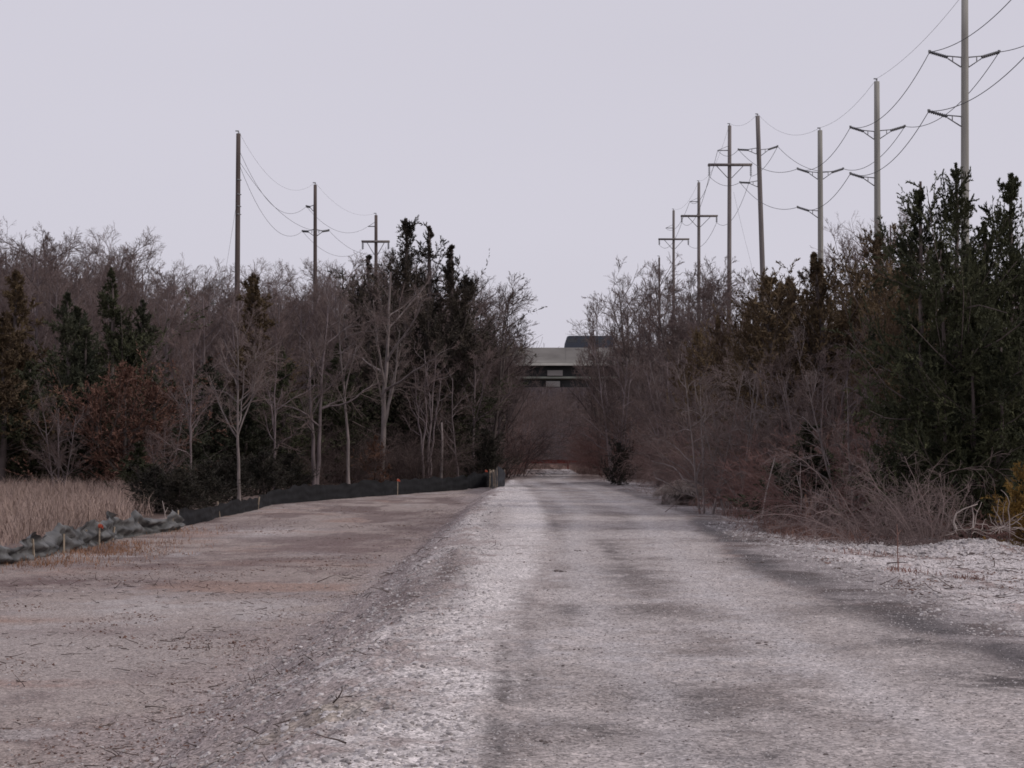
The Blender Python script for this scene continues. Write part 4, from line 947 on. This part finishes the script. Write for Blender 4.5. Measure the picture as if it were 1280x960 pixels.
# ------------------------------------------------------------------ red barrier at the road end
def barrier():
    a = at(652, 577, 160); b = at(742, 578.5, 160); z0 = float(zf0(a[0], 160))
    root = thing('barrier_gate', 'low rusty red steel beam barring the far end of the track', 'barrier', (a[0], 160, z0))
    L = b[0] - a[0]; h = a[2] - z0; Lm = at(713, 577, 160)[0] - a[0]
    mb = MB(); mb.box((Lm / 2, 0, h), (Lm, .16, .22)); mb.box((Lm / 2, 0, h + .125), (Lm, .34, .03)); mb.box((Lm / 2, 0, h - .125), (Lm, .34, .03)); link('beam', mb.mesh('beam', M['rust'], False), root)
    mb = MB(); mb.box(((Lm + L) / 2 + .04, 0, h), (L - Lm, .12, .14)); link('end_rail', mb.mesh('end_rail', M['rust'], False), root)
    for x in (.3, Lm - .2, L - .1):
        mb = MB(); mb.box((x, .18, h / 2 - .1), (.14, .14, h + .05)); link('post', mb.mesh('post', M['rust'], False), root)
barrier()
p = hit(688, 592.5)
mb = MB(); nx = 24
gx = np.linspace(-1, 1, nx); 
V = []; 
for j in range(6):
    for i in range(nx): 
        X = p[0] + gx[i] * (1.1 + .25 * math.sin(j * 2.1 + i)); Yy = p[1] + (j - 2.5) * 1.0; V.append((X, Yy, float(zf(X, Yy)) + .05 - .09 * abs(gx[i]) ** 6))
mb.add(V, [(j * nx + i, j * nx + i + 1, (j + 1) * nx + i + 1, (j + 1) * nx + i) for j in range(5) for i in range(nx - 1)])
tag(link('pale_patch', mb.mesh('pale_patch', mat('pale_sand', (.40, .36, .35), var=.25, scale=1.5))), kind='structure')

# ------------------------------------------------------------------ silt fences
def fence(pts_px, hts, matk, label, amp, stake_gap, stake_h, wob=.05):
    pts = np.array([hit(a, b) for a, b in pts_px]); seg = np.linalg.norm(np.diff(pts[:, :2], axis=0), axis=1); s = np.concatenate(([0], np.cumsum(seg)))
    n = int(s[-1] / .07) + 2; u = np.linspace(0, s[-1], n)
    x = np.interp(u, s, pts[:, 0]); y = np.interp(u, s, pts[:, 1]); h = np.interp(u, s, hts)
    t = np.stack((np.gradient(x), np.gradient(y)), -1); t = t / np.linalg.norm(t, axis=1, keepdims=True); nr = np.stack((t[:, 1], -t[:, 0]), -1)
    ph = (u / stake_gap) % 1
    m = 11; V = np.zeros((n, m, 3)); z0 = zf0(x, y)
    sag = 4 * ph * (1 - ph)
    hh = h * (1 - amp * .9 * sag * (.35 + vnoise(u * .8, u * 0, 3))) * (.88 + .24 * vnoise(u * 2.0, u * 0, 5))
    for j in range(m):
        v = j / (m - 1)
        bulge = amp * (.75 * math.sin(v * 3.14) * (vnoise(u * 1.3, u * 0 + v * 2.2, 7) - .35) + .5 * (fbm(u * 3.1, u * 0 + v * 3.0, 9, 3) - .5)) + wob * (vnoise(u * .5, u * 0, 12) - .5)
        # folds run along the fabric
        zz = z0 - .06 + (hh + .06) * v + amp * .22 * (fbm(u * 2.3, u * 0 + v * 4, 15, 3) - .5) * (1 if 0 < j else 0)
        fold = .16 * amp * np.sin(v * 14 + 7 * vnoise(u * 1.2, u * 0, 17)) + .25 * amp * (fbm(u * 6, u * 0 + v * 5, 19, 2) - .5)
        V[:, j, 0] = x + nr[:, 0] * (bulge + fold); V[:, j, 1] = y + nr[:, 1] * (bulge + fold); V[:, j, 2] = zz
    idx = np.arange(n * m).reshape(n, m)
    mb = MB(); mb.add(V.reshape(-1, 3), np.stack((idx[:-1, :-1], idx[1:, :-1], idx[1:, 1:], idx[:-1, 1:]), -1).reshape(-1, 4))
    root = thing('silt_fence', label, 'silt fence', (float(x[0]), float(y[0]), float(z0[0])))
    o = link('fabric', mb.mesh('fabric', M[matk]), root, (-x[0], -y[0], -z0[0]))
    for k in np.arange(0, s[-1] + .01, stake_gap):
        sx = np.interp(k, u, x); sy = np.interp(k, u, y); sz = float(zf0(sx, sy)); q = np.array((sx - x[0], sy - y[0] + .2, sz - z0[0])); e = q + (rng.normal(0, .05), rng.normal(0, .04), stake_h * rng.uniform(.85, 1.1))
        mb = MB(); mb.bar(q - (0, 0, .2), e, .04); link('stake', mb.mesh('stake', M['stake'], False), root)
    return root
fence([(-60, 718), (0, 706), (45, 699), (95, 688), (150, 673), (190, 667), (224, 662)], [.62, .62, .68, .74, .70, .70, .64], 'fabric_grey', 'crumpled grey silt fence slumping along the grass field', .46, 2.6, .42, .3)
fence([(222, 659), (245, 655), (275, 647), (300, 642), (320, 637), (340, 631), (370, 628), (420, 624), (480, 620), (540, 615), (585, 612), (613, 609)], [.6, .5, .42, .5, .42, .58, .66, .66, .66, .66, .7, .8], 'fabric_black', 'taut black silt fence stretched before the dark trees', .06, 6.2, .5, .18)
fence([(612, 609.5), (622, 610), (631, 609)], [.85, .9, .85], 'fabric_end', 'short grey silt fence panel closing the right end of the black fence', .10, .85, .85, .05)

# ------------------------------------------------------------------ stakes, snags, stalks, branches
def stake(px, py, top, label, flagz=.8, w=.045):
    p = hit(px, py); h = at(px, top, p[1])[2] - p[2]
    r = thing('survey_stake', label, 'survey stake', p)
    mb = MB(); mb.bar((0, 0, -.1), (.01, 0, h), w, w * .6); link('stake', mb.mesh('stake', M['stake'], False), r)
    mb = MB(); V = []; n = 8
    for i in range(n):
        f = i / (n - 1); V += [(f * .10 + .01, -.03 + .03 * math.sin(i * 1.7), h * flagz - .06 * f * f), (f * .09 + .01, -.03 + .035 * math.sin(i * 1.7 + .5), h * flagz - .07 - .06 * f)]
    mb.add(V, [(2 * i, 2 * i + 1, 2 * i + 3, 2 * i + 2) for i in range(n - 1)]); mb.box((0.005, 0, h * flagz - .06), (.06, .05, .09)); link('flag', mb.mesh('flag', M['flag']), r)
stake(497, 620, 598, 'survey stake with orange ribbon in front of the black fence', .97)
stake(124, 684, 653, 'survey stake with orange ribbon beside the crumpled grey fence', .95)
stake(607, 609, 587, 'survey stake with orange ribbon at the right end of the black fence', .98)
def stem_thing(name, label, cat, polys, matk, loc0):
    mb = MB()
    for pts, r0 in polys: mb.tube(np.array(pts) - np.array(loc0), np.linspace(r0, r0 * .45, len(pts)), 6)
    o = link(name, mb.mesh(name, M[matk]), None, loc0); tag(o, label, cat); return o
def px_path(path, d): return [at(a, b, d + c) for a, b, c in path]
p = hit(553, 607); stem_thing('dead_snag', 'short pale broken dead trunk right of the crooked stems', 'snag', [(px_path([(551, 608, 0), (552, 580, 0), (553, 552, 0), (552, 528, 0)], 103), .09)], 'bark_pale', (p[0], 103, 0))
d = 44; p = at(952, 645, d); stem_thing('dead_stalk', 'leaning pale dead stalk among the red brush', 'dead stalk', [(px_path([(952, 648, 0), (958, 615, 0), (964, 590, 0), (969, 571, 0)], d), .02)], 'deadwood', (p[0], d, 0))
d = 44; p = at(1001, 650, d); stem_thing('dead_stalk', 'upright pale dead stalk right of the leaning one', 'dead stalk', [(px_path([(1001, 648, 0), (1002, 620, 0), (1000, 600, 0), (1001, 578, 0)], d), .02), (px_path([(1001, 612, 0), (998, 602, 0), (996, 594, 0)], d), .014)], 'deadwood', (p[0], d, 0))
d = 44.5; p = at(1009, 645, d); stem_thing('broken_stump', 'short split orange stump beside the upright dead stalk', 'stump', [(px_path([(1009, 648, 0), (1009, 632, 0), (1007, 618, 0)], d), .05), (px_path([(1012, 646, 0), (1014, 634, 0), (1014, 624, 0)], d), .035)], 'grass_red', (p[0], d, 0))
d = 36; p = at(1235, 660, d)
def tangle(seed, x0, x1, n_, y0, y1):
    rg = np.random.default_rng(seed); out = []
    for i in range(n_):
        a = at(rg.uniform(x0, x1), rg.uniform(y1 - 10, y1), d + rg.uniform(-.4, .4)); dr = unit(np.array((rg.normal(0, 1), rg.normal(0, .3), abs(rg.normal(.25, .35))))); pts = [a]
        L = rg.uniform(.35, .9)
        for s in range(7): dr = unit(dr + rg.normal(0, .28, 3)); pts.append(pts[-1] + dr * L / 7)
        out.append((pts, rg.uniform(.005, .012)))
    return out
stem_thing('fallen_branches', 'tangle of pale fallen branches below the golden bush', 'fallen branches', tangle(3, 1190, 1285, 34, 600, 668), 'deadwood', (p[0], d, 0))
d = 34.5; p = at(1215, 668, d)
stem_thing('curved_branch', 'pale arching bare branch hooked over the verge left of the fallen branches', 'branch', [(px_path([(1196, 662, 0), (1192, 652, .1), (1195, 642, .1), (1205, 636, .2), (1222, 630, .2)], d), .016), (px_path([(1216, 660, 0), (1217, 645, 0), (1215, 633, 0), (1222, 640, 0)], d), .014)], 'deadwood', (p[0], d, 0))
p = hit(1123, 715); d = p[1]; stem_thing('dead_weed', 'thin reddish dead weed stalk standing in the verge gravel', 'weed', [(px_path([(1123, 716, 0), (1122, 690, 0), (1122, 668, 0), (1121, 655, 0)], d), .010)] + [(px_path([(1122, 700 - 8 * k, 0), (1122 + (-1) ** k * 5, 694 - 8 * k, 0)], d), .004) for k in range(5)], 'weed_red', (p[0], d, p[2]))
p = hit(207, 652); d = p[1]; stem_thing('forked_stick', 'pale forked dead stick poking up beside the grey fence', 'stick', [(px_path([(207, 655, 0), (206, 640, 0), (203, 626, 0)], d), .02), (px_path([(206, 642, 0), (210, 634, 0)], d), .012)], 'deadwood', (p[0], d, p[2]))
# dirt mound with thatch
p = hit(852, 631)
root = thing('dirt_mound', 'undercut dirt mound capped with pale dead thatch right of the road', 'mound', p)
def dome(rx, ry, h, z0, seed, rough, nx=40, ny=14, cut=0):
    V = []; 
    for j in range(ny):
        f = j / (ny - 1)
        for i in range(nx):
            a = i / nx * 6.283; rr = math.cos(f * 1.57) ** .8
            n_ = float(fbm(math.cos(a) * 1.6 + 3, math.sin(a) * 1.6 + f * 3, seed, 3)) - .5
            V.append((math.cos(a) * rx * rr * (1 + rough * n_), math.sin(a) * ry * rr * (1 + rough * n_), z0 + h * math.sin(f * 1.57) * (1 + rough * .8 * n_)))
    q = [(j * nx + i, j * nx + (i + 1) % nx, (j + 1) * nx + (i + 1) % nx, (j + 1) * nx + i) for j in range(ny - 1) for i in range(nx)]
    return V, q
mb = MB(); mb.add(*dome(.55, .8, .55, -.1, 5, .9))
link('earth', mb.mesh('earth', M['earth'], False), root)
n = 3600; a = rng.uniform(0, 6.283, n); rr = np.sqrt(rng.uniform(0, 1, n)); hgt = .42 + .30 * (1 - rr ** 2) + .10 * (fbm(np.cos(a) * rr * 3, np.sin(a) * rr * 3, 77, 3) - .5)
bx = np.cos(a) * .62 * rr * (1 + .3 * np.sin(3 * a)); by = np.sin(a) * .8 * rr
pts = np.stack((bx, by, hgt - .16 * np.maximum(0, -bx)), -1); dd = unit(np.stack((np.cos(a) + rng.normal(0, .5, n), np.sin(a) + rng.normal(0, .5, n), rng.normal(-.15, .5, n)), -1))
ll = rng.uniform(.05, .2, n)[:, None]
P3 = np.stack((pts, pts + dd * ll * .5, pts + dd * ll - np.array((0, 0, .04))), 1)
mb = MB(); tubes(mb, P3, np.full((n, 3), .005), 3); link('thatch', mb.mesh('thatch', M['thatch'], False), root)

# ------------------------------------------------------------------ world, sun, render settings
w = bpy.data.worlds.new('World'); sc.world = w; w.use_nodes = True
nt = w.node_tree; N = nt.nodes; Lk = nt.links; bg = N['Background']
sky = N.new('ShaderNodeTexSky'); sky.sky_type = 'NISHITA'; sky.sun_disc = False
EL, AZ = R(34), R(108)
sky.sun_elevation = EL; sky.sun_rotation = AZ
cl = N.new('ShaderNodeCombineXYZ')
tc = N.new('ShaderNodeTexCoord'); nz = N.new('ShaderNodeTexNoise'); nz.inputs['Scale'].default_value = 1.6; nz.inputs['Detail'].default_value = 3
mp = N.new('ShaderNodeMapping'); mp.inputs['Scale'].default_value = (1, 1, 4); Lk.new(tc.outputs['Generated'], mp.inputs['Vector']); Lk.new(mp.outputs['Vector'], nz.inputs['Vector'])
mr = N.new('ShaderNodeMapRange'); mr.inputs['To Min'].default_value = .94; mr.inputs['To Max'].default_value = 1.05; Lk.new(nz.outputs['Fac'], mr.inputs['Value'])
vm = N.new('ShaderNodeVectorMath'); vm.operation = 'SCALE'; vm.inputs[0].default_value = (6.4, 6.18, 6.98); Lk.new(mr.outputs['Result'], vm.inputs['Scale'])
mx = N.new('ShaderNodeMix'); mx.data_type = 'RGBA'; mx.inputs[0].default_value = .96
Lk.new(sky.outputs['Color'], mx.inputs[6]); Lk.new(vm.outputs[0], mx.inputs[7]); Lk.new(mx.outputs[2], bg.inputs['Color'])
bg.inputs['Strength'].default_value = .1
sl = bpy.data.lights.new('sun', 'SUN'); so = bpy.data.objects.new('sun', sl); COL.objects.link(so)
sl.energy = 1.4; sl.angle = R(12); sl.color = (1, .93, .86)
v = Vector((math.sin(AZ) * math.cos(EL), math.cos(AZ) * math.cos(EL), math.sin(EL)))
so.rotation_euler = v.to_track_quat('Z', 'Y').to_euler()
sc.view_settings.view_transform = 'Standard'; sc.view_settings.look = 'None'; sc.view_settings.exposure = 0; sc.view_settings.gamma = 1
sc.render.engine = 'CYCLES'
sc.cycles.max_bounces = 4; sc.cycles.diffuse_bounces = 2; sc.cycles.glossy_bounces = 2
sc.cycles.filter_width = 1.7
